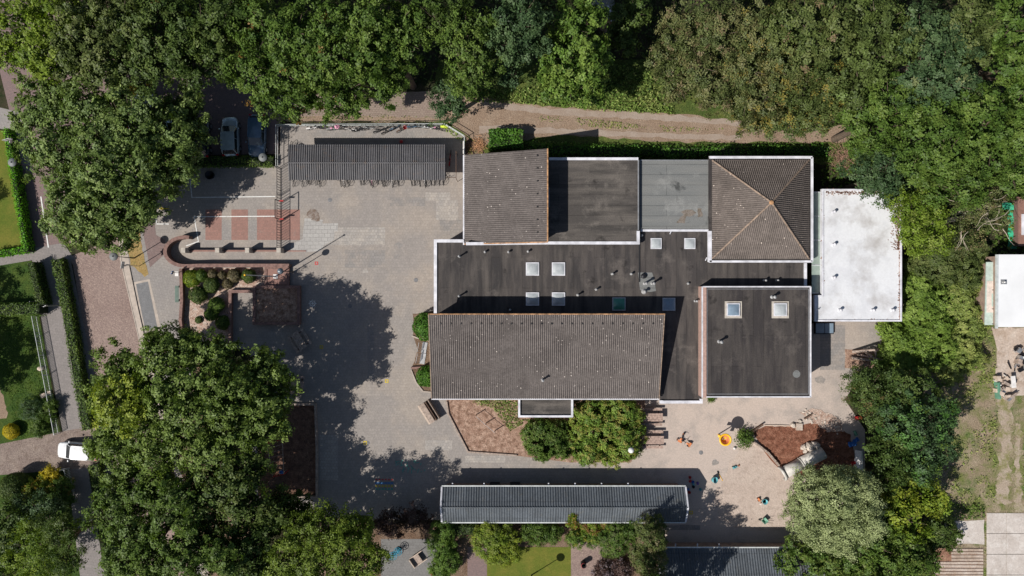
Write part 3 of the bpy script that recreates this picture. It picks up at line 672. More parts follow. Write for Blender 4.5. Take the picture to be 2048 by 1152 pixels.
# south-east block
flat_wing([(1411, 573), (1621, 573), (1621, 794), (1411, 794)], zG, m_bitG, 'square black bitumen roof with two skylights and a pink brick edge')
bpart(MB().wall(WP([(1408.5, 573), (1408.5, 795)], zG), .36, 0, zG+.1), 'brick_parapet', m_pinkcap, 'pink brick parapet along the square black roof')
trim([(1404.6, 573), (1404.6, 795)], zG, .07, .12); trim([(1405, 573.5), (1620.5, 573.5)], zG, .12, .12); trim([(1620.5, 573.5), (1620.5, 794)], zG, .12, .12); trim([(1412, 793.5), (1620.5, 793.5)], zG, .12, .12)
bpart(MB().wall(WP([(1414, 578), (1617, 578), (1617, 788), (1414, 788)], zG), .05, zG, .03, closed=True), 'roof_seam', m_galv)
# porch bay on the south side
flat_wing([(1037, 793), (1145, 793), (1145, 833), (1037, 833)], 3.4, m_bitA, 'small flat porch roof projecting south')
trim([(1038.3, 796), (1038.3, 832), (1144, 832), (1144, 796)], 3.4, .2, .2)
# tiled mono-pitch roofs: ribs follow the slope
def tile_roof(p00, p10, p01, p11, pitch, amp, rows, label, mat, name='tiled_roof'):
    """p00-p10 along the eave (low edge), p01-p11 along the high edge"""
    p00, p10, p01, p11 = map(Vector, (p00, p10, p01, p11)); L = (p10-p00).length; nr = max(2, int(L/pitch)); nu = nr*6
    nrm = (p10-p00).cross(p01-p00).normalized(); nrm = nrm if nrm.z > 0 else -nrm
    vs = []; fs = []; nv = 0
    for k in range(rows):
        for (v, h) in ((k/rows, .014), ((k+1)/rows, 0.0)):
            a = p00.lerp(p01, v); b = p10.lerp(p11, v)
            for i in range(nu+1):
                ph = (i % 6)/6; prof = (0, .5, 1, 1, .5, 0)[i % 6]
                vs.append(a.lerp(b, i/nu)+nrm*(h+amp*prof))
            nv += 1
    for r in range(nv-1):
        for i in range(nu): fs.append((r*(nu+1)+i, r*(nu+1)+i+1, (r+1)*(nu+1)+i+1, (r+1)*(nu+1)+i))
    mb = MB().add(vs, fs)
    return bpart(mb, name, mat, label)
Hn, Hs = 6.5, 4.1
hx0, hx1 = -7.76, 14.2; hyn, hys = W(0, 628, Hn)[1], W(0, 797, Hs)[1]
mb = MB(); q = .25
v = [(hx0+q, hys+q, 0), (hx1-q, hys+q, 0), (hx1-q, hyn-q, 0), (hx0+q, hyn-q, 0), (hx0+q, hys+q, Hs-.12), (hx1-q, hys+q, Hs-.12), (hx1-q, hyn-q, Hn-.15), (hx0+q, hyn-q, Hn-.15)]
bpart(mb.add(v, [(3, 2, 1, 0), (4, 5, 6, 7), (0, 1, 5, 4), (1, 2, 6, 5), (2, 3, 7, 6), (3, 0, 4, 7)]), 'wall', m_wall)
tile_roof((hx0, hys, Hs), (hx1, hys, Hs), (hx0, hyn, Hn), (hx1, hyn, Hn), .19, .075, 22, 'long brown tiled roof sloping south', m_rt)
bpart(MB().tube((hx0-.03, hyn, Hn+.02), (hx1+.03, hyn, Hn+.02), .07), 'ridge_cap', m_ridgeorange)
bpart(MB().tube((hx1, hys, Hs+.02), (hx1, hyn, Hn+.02), .05), 'verge_trim', m_ridge); bpart(MB().tube((hx0, hys, Hs+.02), (hx0, hyn, Hn+.02), .05), 'verge_trim', m_ridge)
bpart(MB().wall([(hx0-.02, hys-.06), (hx1, hys-.06)], .12, Hs-.12, .12), 'gutter', m_white)
for k in range(22):
    x, y = W(881.5+20.2*k, 647, 6.25); bpart(MB().box(x, y, 6.2, .13, .16, .16), 'vent_tile', m_blackplastic)
for (a, b) in ((930, 948), (952, 972), (1211, 1229), (1233, 1252)):
    x0, y0 = W(a, 623, 5.2); x1, _ = W(b, 623, 5.2); bpart(MB().box((x0+x1)/2, hyn-.12, 4.9, x1-x0, .24, .7), 'window', m_domeblue)
Aw, Ae = 3.5, 6.5
ax0 = W(929, 0, Aw)[0]; ax1 = W(1095.5, 0, Ae)[0]; ayn, ays = 12.96, 4.3
v = [(ax0+q, ays+q, 0), (ax1-q, ays+q, 0), (ax1-q, ayn-q, 0), (ax0+q, ayn-q, 0), (ax0+q, ays+q, Aw-.12), (ax1-q, ays+q, Ae-.15), (ax1-q, ayn-q, Ae-.15), (ax0+q, ayn-q, Aw-.12)]
bpart(MB().add(v, [(3, 2, 1, 0), (4, 5, 6, 7), (0, 1, 5, 4), (1, 2, 6, 5), (2, 3, 7, 6), (3, 0, 4, 7)]), 'wall', m_wall)
tile_roof((ax0, ays, Aw), (ax0, ayn, Aw), (ax1, ays, Ae), (ax1, ayn, Ae), .19, .075, 22, 'speckled brown tiled roof sloping west', m_rt)
bpart(MB().tube((ax1, ays, Ae+.03), (ax1, ayn, Ae+.03), .08), 'ridge_cap', m_ridgeorange)
bpart(MB().tube((ax0, ays-.02, Aw+.02), (ax1, ays-.02, Ae+.02), .06), 'verge_trim', m_ridgeorange)
bpart(MB().wall([(ax0-.08, ays-.1), (ax0-.08, ayn)], .14, Aw-.1, .12), 'gutter', m_white)
for k in range(7):
    bpart(MB().box(ax1-.95, ays+.9+k*1.2, Ae-.35, .14, .12, .14), 'vent_tile', m_blackplastic)
bpart(MB().box(ax1+.12, (W(0, 395, 5)[1]), 4.3, .2, 1.9, .9), 'window', m_domeblue)
# hipped roof
ex0, ey1 = W(1424, 321, zE); ex1, ey0 = W(1617, 517, zE); zA = 7.35; apx, apy = W(1543, 405, zA)
flat_wing([(1418, 314), (1625, 314), (1625, 524), (1418, 524)], zE, m_bitG, 'gutter roof round the hipped roof')
trim([(1419.5, 524), (1419.5, 462)], zE, .34, .1); trim([(1418.5, 523), (1624, 523)], zE, .2, .1); trim([(1623.5, 523), (1623.5, 315)], zE, .22, .1); trim([(1624, 315), (1418.5, 315)], zE, .24, .1)
def hip_face(a, b, label, pitch=.19, amp=.065, rows=18):
    a = Vector((*a, zE+.08)); b = Vector((*b, zE+.08)); t = Vector((apx, apy, zA)); u = (b-a).normalized(); L = (b-a).length
    n = u.cross(t-a).normalized(); n = n if n.z > 0 else -n; s = (t-a).dot(u); foot = a+u*s; vd = t-foot; nu = int(L/pitch)*6
    vs = []; fs = []; nv = 0
    for k in range(rows):
        for (vv, hh) in ((k/rows, .028), ((k+1)/rows, 0.0)):
            lo = s*vv; hi = L-(L-s)*vv
            for i in range(nu+1):
                x = L*i/nu; pr = (0, .5, 1, 1, .5, 0)[i % 6]; xc = min(max(x, lo), hi); pr = pr if xc == x else 0
                vs.append(a+u*xc+vd*vv+n*(hh+amp*pr))
            nv += 1
    for r in range(nv-1):
        for i in range(nu):
            f = (r*(nu+1)+i, r*(nu+1)+i+1, (r+1)*(nu+1)+i+1, (r+1)*(nu+1)+i)
            if (vs[f[0]]-vs[f[1]]).length > 1e-5 or (vs[f[2]]-vs[f[3]]).length > 1e-5: fs.append(f)
    return MB().add(vs, fs)
for a, b, lab in (((ex0, ey0), (ex1, ey0), 'south slope of the hipped roof'), ((ex1, ey0), (ex1, ey1), 'dark east slope of the hipped roof'), ((ex1, ey1), (ex0, ey1), 'north slope of the hipped roof'), ((ex0, ey1), (ex0, ey0), 'west slope of the hipped roof')):
    bpart(hip_face(a, b, lab), 'hipped_roof', m_rtE, lab)
bpart(MB().prism([(ex0+.1, ey0+.1), (ex1-.1, ey0+.1), (ex1-.1, ey1-.1), (ex0+.1, ey1-.1)], zE+.002, zE+.07), 'roof_plinth', m_ridge)
mb = MB()
for c in ((ex0, ey0), (ex1, ey0), (ex1, ey1), (ex0, ey1)): mb.tube((*c, zE+.12), (apx, apy, zA+.04), .09)
bpart(mb, 'hip_ridge', m_ridge); bpart(MB().ball((apx, apy, zA+.03), .22, .22, .12), 'apex_cap', m_ridgeorange)
m_ventgrey = plain('weathered_zinc', (.36, .36, .36), .6, .1)
# skylights and vents
def skylight(px, py, z, size, dome, label, upstand=.14, fm=None, rot=0):
    x, y = W(px, py, z+.15); mb = MB().box(x, y, z-.002, size, size, upstand)
    f = bpart(mb, 'skylight', fm or m_white, label); s = size*.43
    d = MB(); vs = []; N = 8
    for j in range(N+1):
        for i in range(N+1):
            a, b = i/N*2-1, j/N*2-1; h = (1-abs(a)**2.4)*(1-abs(b)**2.4); vs.append((x+a*s, y+b*s, z+upstand+.01+.13*h))
    d.add(vs, [(j*(N+1)+i, j*(N+1)+i+1, (j+1)*(N+1)+i+1, (j+1)*(N+1)+i) for j in range(N) for i in range(N)], 0, True)
    d.build('dome', dome, f, origin=tuple(school['_o']))
for i, (px, py) in enumerate(((1065, 538), (1117, 538), (1065, 598), (1117, 598))): skylight(px, py, zC, 1.28, m_dome, 'milky square skylight on the long low roof')
skylight(1238, 608, zC, 1.28, m_domegreen, 'green tinted skylight in the shade', fm=m_galv); skylight(1338, 608.5, zC, 1.25, m_domeblue, 'blue grey skylight in the shade', fm=m_galv)
skylight(1312.5, 487, zC, 1.05, m_dome, 'small white skylight'); skylight(1380, 487, zC, 1.05, m_dome, 'small white skylight')
for px in (1467, 1561):
    x, y = W(px, 619.5, zG+.1); bpart(MB().box(x, y, zG-.01, 1.62, 1.62, .1), 'skylight_kerb', m_conc); skylight(px, 619.5, zG+.1, 1.22, m_domeblue if px < 1500 else m_dome, 'skylight in a wide concrete kerb')
def vent(px, py, z, h, r=.09, cowl=True, parent=None, m=None):
    r *= .78
    x, y = W(px, py, z); mb = MB().lathe((x, y, z-.003), [(r*1.6, 0), (r*1.5, .05), (r, .06), (r, h), (r*1.45, h), (r*1.45, h+.1), (.01, h+.14)] if cowl else [(r, 0), (r, h), (.01, h)], 12)
    return bpart(mb, 'vent_pipe', m or m_ventgrey, None, parent)
for px, py, h in ((919, 513, .75), (970, 504, .3), (1017, 504, .3), (1056, 503, .3), (919, 592, .75), (1155, 590, .55), (1192, 579, .4), (1224, 548, .5), (1262, 548, .3), (1289, 567, .95), (1304, 567, .95), (1376, 567, .12), (1390, 602, .7), (1283, 471, .25), (1020, 620, .2), (1528, 561, .5), (1553, 561, .4)):
    vent(px, py, zC, h, .10 if h < .9 else .13)
x, y = W(1288, 583, zC); bpart(MB().lathe((x, y, zC-.002), [(.27, 0), (.26, .05), (.12, .12), (.1, .5), (.18, .56), (.02, .62)], 20), 'roof_fan', m_ventgrey)
x, y = W(1287, 552, zC); bpart(MB().lathe((x, y, zC-.002), [(.26, 0), (.26, .2), (.2, .24), (.02, .26)], 20), 'roof_fan', m_darkmetal)
P = WP([(1276, 545), (1304, 545), (1308, 556), (1312, 582), (1300, 584), (1280, 580)], zC); bpart(MB().prism(P, zC-.01, zC+.006), 'roof_patch', m_bitD)
P = [(W(1593, 748, zG)[0]+.36*math.cos(a*.314), W(1593, 748, zG)[1]+.36*math.sin(a*.314)) for a in range(20)]; bpart(MB().prism(P, zG-.01, zG+.008), 'roof_patch', m_bitD, 'round grey patch on the black roof')
vent(1438, 683, zG, .8, .14); vent(1544, 594, zG, .7, .14); vent(1085, 759, 4.7, .75, .12)
x, y = W(1276, 0, zC)[0], 0; bpart(MB().box(x+.12, (W(0, 525, zC)[1]), zC-.002, .09, (565-487)*S*.95, .09), 'expansion_joint', m_blackplastic)
# puddle stain with dry algae on the pale grey roof
P = rough_poly([(1352, 446), (1366, 430), (1360, 422), (1378, 418), (1392, 424), (1384, 430), (1374, 434), (1368, 448)], zD, .25, .09, 5); bpart(MB().prism(P, zD-.01, zD+.004), 'algae_patch', m_algae)
P = rough_poly([(1394, 418), (1404, 416), (1406, 434), (1396, 436)], zD, .25, .12, 6); bpart(MB().prism(P, zD-.01, zD+.004), 'algae_patch', m_algae)
# rim shadow pipe pieces and wall brackets
for px, py in ((1343, 462), (1414, 515)):
    x, y = W(px, py, zD); bpart(MB().tube((x, y, zD-.05), (x-.15, y-.3, zD-.02), .05), 'rain_spout', m_white)
# windows and doors in the outer walls
def opening(cx, cy, wd, z0, h, along_x, name='window', parent=None):
    f = bpart(MB().box(cx, cy, z0, wd if along_x else .12, .12 if along_x else wd, h), name, m_white, None, parent)
    MB().box(cx, cy, z0+.08, wd-.16 if along_x else .16, .16 if along_x else wd-.16, h-.16).build('pane', m_glass, f, origin=tuple((parent or school)['_o']))
for k in range(7):
    if k not in (3, 4): opening(hx0+2+k*2.95, hys+.24, 2.0, .9, 1.7, True)
opening(hx0+.24, hys+3, 1.1, .1, 2.2, False, 'door'); opening(hx0+.24, hys+5.6, 1.6, .9, 1.5, False)
for k in range(3): opening(W(1435+62*k, 0, zG)[0]+.8, W(0, 794, zG)[1]+.2, 2.2, .9, 1.9, True)
for k in range(3): opening(W(1621, 0, zG)[0]-.2, W(0, 620+55*k, zG)[1], 2.0, .9, 1.9, False)
opening(W(1362, 0, zC)[0], W(0, 804, zC)[1]+.2, 1.8, .05, 2.2, True, 'door')
for k in range(2): opening(W(870, 0, zC)[0]+.22, W(0, 520+55*k, zC)[1], 1.8, .9, 1.6, False)
for k in range(2): opening(ax0+.24, ays+2.2+3.6*k, 1.8, .9, 1.5, False)
# white-roofed annex and glass link
annex = thing('annex_building', 'bright white flat-roofed annex with leaf-strewn east edge beside the hipped roof', 'building', W3(1720, 510), world=True); zF = 3.3
def apart(mb, name, mat, label=None): return bpart(mb, name, mat, label, annex)
P = WP([(1643, 378), (1803, 378), (1803, 643), (1628, 643), (1628, 590), (1643, 590)], zF)
apart(MB().prism(inset(P, .2), 0, zF-.25), 'wall', m_wall); apart(MB().prism(P, zF-.24, zF), 'flat_roof', m_whiteroof)
apart(MB().wall(inset(P, .09), .16, zF+.002, .1, closed=True), 'fascia', m_white)
for pts in ([(1648, 380), (1757, 380)], [(1799, 400), (1796, 470), (1797, 500)], [(1645.5, 384), (1645.5, 588)], [(1630, 640), (1798, 640.5)], [(1798, 470), (1799, 640)]):
    PP = WP(pts, zF); mb = MB()
    for a, b in zip(PP[:-1], PP[1:]):
        n = int((Vector(b)-Vector(a)).length/.12)
        for k in range(n):
            t = rnd.random(); x = a[0]+(b[0]-a[0])*t+rnd.gauss(0, .06); y = a[1]+(b[1]-a[1])*t+rnd.gauss(0, .06)
            if rnd.random() < .75: mb.box(x, y, zF-.002, rnd.uniform(.06, .2), rnd.uniform(.05, .1), .02, rnd.uniform(0, 3))
    if pts[0][0] == 1799:
        for k in range(500):
            x, y = W(1803-abs(rnd.gauss(6, 7)), rnd.uniform(384, 500), zF); mb.box(x, y, zF-.002, rnd.uniform(.05, .14), .06, .02, rnd.uniform(0, 3))
    if pts[0][0] == 1648:
        for k in range(260):
            x, y = W(rnd.uniform(1652, 1770), 383+abs(rnd.gauss(0, 3)), zF); mb.box(x, y, zF-.002, rnd.uniform(.05, .14), .06, .02, rnd.uniform(0, 3))
    mb.wall(PP, .05, zF-.002, .007)
    apart(mb, 'leaf_litter', m_rust)
for px, py in ((1666, 424), (1666, 489), (1666, 555), (1678, 620), (1744, 620), (1783, 620)):
    vent(px, py, zF, .38, .13, True, annex, m_white)
vent(1636, 618, zF, .3, .06, False, annex, m_galv)
canopy = thing('glass_link_roof', 'narrow greenish sheet roof in the gap between the hipped roof and the white annex', 'canopy', W3(1634, 490), world=True); canopy['_o'] = tuple(canopy.location)
P = WP([(1624, 384), (1642, 384), (1642, 588), (1624, 588)], 2.9)
MB().prism(P, 2.82, 2.86).build('roof_sheet', m_poly, canopy)
mb = MB()
for py in (384, 432, 480, 530, 586):
    a = W(1624, py, 2.9); b = W(1642, py, 2.9); mb.tube((*a, 2.9), (*b, 2.9), .04, seg=6)
mb.wall(WP([(1641, 384), (1641, 588)], 2.9), .08, 2.8, .14); mb.build('glazing_bar', m_white, canopy)
mb = MB()
for py in (386, 586): x, y = W(1634, py, 2.9); mb.tube((x, y, 0), (x, y, 2.82), .06)
mb.build('post', m_galv, canopy)
# a glazed lean-to in the shade of the square block
ld = thing('cellar_cover', 'dark double glass cover on the ground south of the white annex', 'cover', W3(1646, 656), world=True)
x, y = W(1646, 656); MB().box(x, y, 0, 1.9, 1.15, .35).build('frame', m_darkmetal, ld)
MB().box(x-.46, y, .353, .86, 1.0, .02).box(x+.46, y, .353, .86, 1.0, .02).build('pane', m_domeblue, ld)
# corrugated sheds
def gable_shed(root, x0, x1, ys, yn, ze, zr, pitch, amp, mat, endtrim=None, posts=False, walls=True, ymid=None):
    ym = ymid if ymid is not None else (ys+yn)/2; nr = int((x1-x0)/pitch); prof = (0, 0, .15, 1, 1, .85); prof = (0, .1, .9, 1, .9, .1)
    for (ya, za, yb, zb) in ((ys, ze, ym, zr), (yn, ze, ym, zr)):
        nu = nr*6; vs = [(x0+(x1-x0)*i/nu, ya, za+amp*prof[i % 6]) for i in range(nu+1)]+[(x0+(x1-x0)*i/nu, yb, zb+amp*prof[i % 6]) for i in range(nu+1)]
        fs = [(i, i+1, nu+2+i, nu+1+i) for i in range(nu)]
        mb = MB().add(vs, fs); mb.add([(x0, ya, za-.02), (x1, ya, za-.02), (x1, yb, zb-.02), (x0, yb, zb-.02)], [(0, 1, 2, 3)])
        mb.build('roof_sheet', mat, root)
    MB().tube((x0, ym, zr+amp*.5), (x1, ym, zr+amp*.5), .07, seg=8).build('ridge_cap', mat, root)
    if endtrim:
        for x in (x0, x1):
            mb = MB()
            for (ya, za) in ((ys, ze), (yn, ze)):
                mb.add([(x-.08, ya, za-.15), (x+.08, ya, za-.15), (x+.08, ya, za+.08), (x-.08, ya, za+.08), (x-.08, ym, zr-.15), (x+.08, ym, zr-.15), (x+.08, ym, zr+.08), (x-.08, ym, zr+.08)],
                       [(0, 1, 2, 3), (5, 4, 7, 6), (3, 2, 6, 7), (1, 0, 4, 5), (0, 3, 7, 4), (2, 1, 5, 6)])
            mb.build('gable_board', endtrim, root)
        MB().box((x0+x1)/2, yn+.06, ze-.1, x1-x0, .1, .14).box((x0+x1)/2, ys-.06, ze-.1, x1-x0, .1, .14).build('gutter', m_railwhite, root)
    if walls:
        q = .3; v = [(x0+q, ys+q), (x1-q, ys+q), (x1-q, yn-q), (x0+q, yn-q)]
        mb = MB().prism(v, 0, ze-.05)
        for x in (x0+q, x1-q): mb.add([(x, ys+q, ze-.05), (x, yn-q, ze-.05), (x, ym, zr-.08)], [(0, 1, 2)])
        mb.build('wall', m_wall, root)
    return ym
shed = thing('storage_shed', 'long blue-grey corrugated shed with white gable boards south of the yard', 'shed', W3(1125, 1010), world=True)
sx0, syn = W(883.5, 973, 2.2); sx1, sys_ = W(1371, 1044, 2.2)
gable_shed(shed, sx0, sx1, sys_, syn, 2.2, 3.15, .25, .06, m_corrJ, m_white)
for px in (905, 968, 1097, 1150, 1203, 1256):
    x, y = W(px, 971, 2.0); MB().box(x, syn+.12, 1.95, .12, .35, .08).build('eave_bracket', m_white, shed)
for px in (990, 1030):
    x, _ = W(px, 960, 0); MB().box(x, syn-.22, 0, 1.0, .12, 1.95).build('door', m_darkmetal, shed)
shed2 = thing('garden_shed', 'second dark corrugated shed cut off by the lower edge beside the silver willow', 'shed', W3(1450, 1140), world=True)
tx0, tyn = W(1316, 1096, 2.3); tx1, _ = W(1640, 1096, 2.3)
gable_shed(shed2, tx0, tx1, tyn-5.2, tyn, 2.3, 3.3, .25, .06, m_corrJ, m_white)
for px in (1351, 1395, 1438): x, y = W(px, 1093, 2.0); MB().box(x, tyn+.12, 1.95, .12, .4, .08).build('eave_bracket', m_white, shed2)
shel = thing('bicycle_shelter', 'long dark corrugated bicycle shelter with open sides at the north of the yard', 'bicycle shelter', W3(733, 325), world=True)
bx0, byn = W(577, 289, 2.3); bx1, bys = W(891.5, 360, 2.3)
ym = W(0, 325, 2.55)[1]; gable_shed(shel, bx0, bx1, bys, byn, 2.25, 2.42, .214, .085, m_corrL, None, walls=False, ymid=ym)
for k in range(8):
    x = bx0+.3+(bx1-bx0-.6)*k/7; MB().tube((x, ym, 0), (x, ym, 2.2), .05).tube((x, bys+.2, 2.12), (x, byn-.2, 2.12), .04).build('post', m_darkmetal, shel)
MB().box((bx0+bx1)/2, ym, .5, bx1-bx0-.4, .05, .06).box((bx0+bx1)/2, ym+.7, .35, bx1-bx0-.4, .04, .04).box((bx0+bx1)/2, ym-.7, .35, bx1-bx0-.4, .04, .04).build('bicycle_rack', m_galv, shel)
mb = MB()
for k in range(11):
    x = bx0+.12+k*.215; mb.box(x, ym, 2.5, .1, .06, .02)
for k in range(4): mb.box(bx1-.9-k*.215, ym, 2.5, .1, .06, .02)
mb.build('ridge_clip', m_white, shel)
mb = MB().tube((bx1+1.0, bys+.2, 0), (bx1+1.0, bys+.2, 2.0), .03).tube((bx1+1.0, byn-.6, 0), (bx1+1.0, byn-.6, 2.0), .03).tube((bx1+1.0, bys+.2, 2.0), (bx1+1.0, byn-.6, 2.0), .03).tube((bx1, bys+.3, 2.1), (bx1+1.0, bys+.3, 2.0), .03)
mb.build('side_frame', m_wooddark, shel)
# neighbours on the east side
hs = thing('white_roof_building', 'building with a plain white roof and a pale green lean-to at the right edge', 'building', W3(2060, 580), world=True)
P = WP([(1996, 509), (2200, 509), (2200, 654), (1996, 654)], 3.4); MB().prism(inset(P, .15), 0, 3.2).build('wall', m_wall, hs); MB().prism(P, 3.2, 3.4).build('roof', plain('clean_white_sheet', (.74, .75, .76), .5, scale=.5, var=.04), hs)
MB().wall(WP([(1995, 509), (1994, 657)], 3.4), .2, 3.22, .2).build('fascia', m_railwhite, hs)
P = WP([(1973, 524), (1994, 524), (1994, 650), (1970, 650)], 2.5); f = MB().prism(P, 2.4, 2.5).build('lean_to_roof', plain('pale_green_sheet', (.46, .55, .5), .5), hs)
P = WP([(1974, 562), (1992, 562), (1992, 625), (1973, 625)], 2.5); MB().prism(P, 2.5, 2.512).build('roof_panel', plain('cream_sheet', (.66, .58, .52), .6), hs)
P = WP([(1983, 587), (1991, 587), (1991, 613), (1983, 613)], 2.5); MB().prism(P, 2.512, 2.522).build('roof_light', plain('green_panel', (.42, .53, .48), .4), hs)
MB().prism(inset(WP([(1973, 524), (1994, 524), (1994, 650), (1970, 650)], 2.5), .1), 0, 2.4).build('lean_to_wall', m_wall, hs)
x, y = W(2007, 564, 3.4); MB().box(x, y, 3.39, .6, .45, .06).lathe((x, y, 3.45), [(.16, 0), (.12, .2), (.02, .25)], 10).build('roof_hatch', m_galv, hs)
mb = MB()
for py in (580, 618, 648): x, y = W(1993, py, 2.6); mb.tube((x-.4, y, 2.53), (x, y, 2.65), .03)
mb.build('roof_bracket', m_darkmetal, hs)
bs = thing('brick_outbuilding', 'reddish brick outbuilding with a blue-white window roof at the right edge, beside a green cloth', 'building', W3(2050, 450), world=True)
P = WP([(2037, 393), (2200, 393), (2200, 492), (2037, 492)], 1.1); MB().prism(P, 0, 1.0).build('wall', m_brick, bs); MB().prism(P, 1.0, 1.1).build('roof', plain('brown_roof', (.24, .13, .1), .8), bs)
P = WP([(2044, 428), (2200, 428), (2200, 470), (2044, 470)], 1.2); MB().prism(P, 1.1, 1.2).build('roof_window', m_white, bs)
nh = thing('glass_house', 'corner of a building with a pale sloping frame glimpsed between trees at the top', 'building', W3(1205, 5), world=True)
P = WP([(1180, -60), (1222, -60), (1232, 38), (1222, 42), (1180, 5)], 3.5); MB().prism(P, 0, 3.4).build('wall', m_wall, nh); MB().prism(P, 3.4, 3.5).build('roof', m_bitD, nh); MB().wall(WP([(1215, 12), (1231, 39), (1222, 42)], 3.5), .15, 3.4, .16).build('fascia', m_white, nh)
# ------------------------------------------------------------------ walls, fences and planters
def wthing(name, label, cat, px, py, group=None):
    o = thing(name, label, cat, W3(px, py), 0, group, world=True); return o
cw = wthing('curved_wall', 'brick garden wall curving round the paved bay and running straight along the planting bed', 'wall', 340, 510)
arc = []
for k in range(19):
    a = math.radians(88+k*(182)/18); arc.append((371+41*math.cos(a), 503-29*math.sin(a)))
arc = [(378, 475)]+arc+[(400, 531), (578, 531)]
P = WP(arc, .9)
MB().wall(P, .28, 0, .86).build('wall', m_brick, cw); MB().wall(P, .35, .86, .07).build('coping', m_capbrick, cw)
def lowwall(label, pts, wd=.3, h=.5, closed=False, name='brick_wall'):
    wd *= .8
    t = wthing(name, label, 'wall', *pts[0]); P = WP(pts, h)
    MB().wall(P, wd, 0, h-.06, closed=closed).build('wall', m_brick, t); MB().wall(P, wd+.06, h-.06, .06, closed=closed).build('coping', m_capbrick, t); return t
lowwall('low brown brick wall behind the green bench, left side of the pebble bed', [(361, 537), (363, 600), (360, 640), (364, 672), (372, 720)], .3, .6)
lowwall('brick wall along the yard side of the pebble bed under the big tree', [(505, 583), (460, 583), (459, 720)], .3, .55)
sq = lowwall('square raised brick planter of wood chips half in tree shade', [(508, 574), (597, 574), (597, 647), (508, 647)], .3, .6, True, 'raised_planter')
MB().prism(WP([(510, 576), (595, 576), (595, 645), (510, 645)], .45), .35, .45).build('chip_fill', m_mulch, sq)
bxp = lowwall('small brick box at the foot of the tall mast', [(531, 536), (576, 536), (576, 571), (531, 571)], .24, .35, True, 'brick_plinth')
MB().prism(WP([(532, 537), (575, 537), (575, 570), (532, 570)], .28), .2, .28).build('paved_top', m_redtile, bxp)
pw = wthing('court_wall', 'low red wall between four pale concrete pillars along the south of the court', 'wall', 460, 500)
MB().wall(WP([(370, 501), (555, 501)], .3), .2, 0, .3).wall(WP([(562, 502), (612, 502)], .05), .12, 0, .06).build('wall', m_redtile, pw)
MB().wall(WP([(370, 499.5), (555, 499.5)], .5), .06, .42, .06).build('rail', m_darkmetal, pw)
for px in (366, 434, 494, 557):
    x, y = W(px, 500.5, 1.2); MB().box(x, y, 0, .42, .5, 1.2).build('pillar', m_conc, pw)
def bar_fence(label, pts, h, spacing, mat, post=2.5, group=None, name='bar_fence', r=.012, rails=(1.0,), cat='fence'):
    t = wthing(name, label, cat, *pts[0], group)
    P = [Vector(p) for p in WP(pts)]; rl = MB(); bars = MB()
    for a, b in zip(P[:-1], P[1:]):
        L = (b-a).length; n = max(1, round(L/post))
        for f in rails: rl.tube((*a, h*f), (*b, h*f), .03, seg=6)
        for k in range(n+1):
            q = a.lerp(b, k/n); pm = MB().tube((*q, 0), (*q, h), .035, seg=6); pm.build('post', mat, t)
        for k in range(int(L/spacing)):
            q = a.lerp(b, (k+.5)*spacing/L); bars.tube((*q, .05), (*q, h), r, seg=4, cap=False)
    rl.build('rail', mat, t); bars.build('bars', mat, t)
    return t
bar_fence('pale steel fence round the north side of the bicycle yard', [(559, 335), (559, 254), (891, 252), (930, 276), (930, 312)], 1.1, .25, m_railwhite, 3, r=.006, rails=(1.0, .5))
bar_fence('dark barred steel fence between the court and the yard', [(561.5, 337), (561.5, 496)], 1.15, .27, m_darkmetal, 3.2, r=.03, rails=(1.0, .1))
MB_goal = wthing('goal_frame', 'dark steel goal frame with red brackets on the barred fence', 'goal', 564, 422)
gy0, gy1 = W(564, 404)[1], W(564, 440)[1]; gx = W(564, 404)[0]
MB().tube((gx, gy0, 0), (gx, gy0, 2.05), .045).tube((gx, gy1, 0), (gx, gy1, 2.05), .045).tube((gx, gy0, 2.05), (gx, gy1, 2.05), .045).build('frame', m_darkmetal, MB_goal)
for yy in (gy0, gy1): MB().box(gx+.22, yy, .9, .5, .12, .12).build('bracket', m_red, MB_goal)
bar_fence('white picket fence along the garden lawn by the footpath', [(76, 632), (120, 866)], .95, .16, m_railwhite, 2.2, name='picket_fence', r=.03, rails=(1.0, .3))
bar_fence('short white fence beside the footpath below the driveway', [(108, 940), (140, 935), (150, 985)], .95, .16, m_railwhite, 2.0, name='picket_fence', r=.03, rails=(1.0, .3))
bar_fence('short grey stub of fence at the corner of the shaded lawn', [(70, 603), (72, 625)], .8, .3, m_galv, 1, name='fence_stub')
# timber edgings
def edging(label, pts, wd, h, mat, name='timber_edging', seg=None):
    t = single(MB().wall(WP(pts, h), wd, 0, h), name, mat, label, 'edging', W3(*pts[0])); return t
edging('pale timber edge round the five-sided chip bed', [(893, 803), (897, 829), (936, 904), (1034, 911)], .14, .18, m_woodgrey)
edging('grey timber frame round the dark play pit', [(560, 809), (630, 809), (633, 900), (633, 995), (516, 995)], .2, .3, m_woodgrey)
edging('dark timber boards at the west edge of the bark bed', [(1503, 865), (1527, 849)], .16, .4, m_wooddark)
edging('dark plank at the north edge of the bark bed', [(1610, 838), (1624, 829)], .14, .3, m_wooddark)
pal = wthing('log_palisade', 'curved row of short dark logs between the sand and the bark bed', 'edging', 1530, 905)
pts = [(1507, 884), (1520, 893), (1535, 905), (1546, 918), (1557, 931)]
for a, b in zip(pts[:-1], pts[1:]):
    n = 7
    for k in range(n):
        x, y = W(a[0]+(b[0]-a[0])*k/n, a[1]+(b[1]-a[1])*k/n); MB().tube((x, y, 0), (x, y, .35+rnd.uniform(-.06, .06)), .11, seg=8).build('log', m_woodgrey, pal)
edging('pale plank border north of the red bark', [(1529, 851), (1560, 851), (1582, 852)], .1, .12, m_palelog)
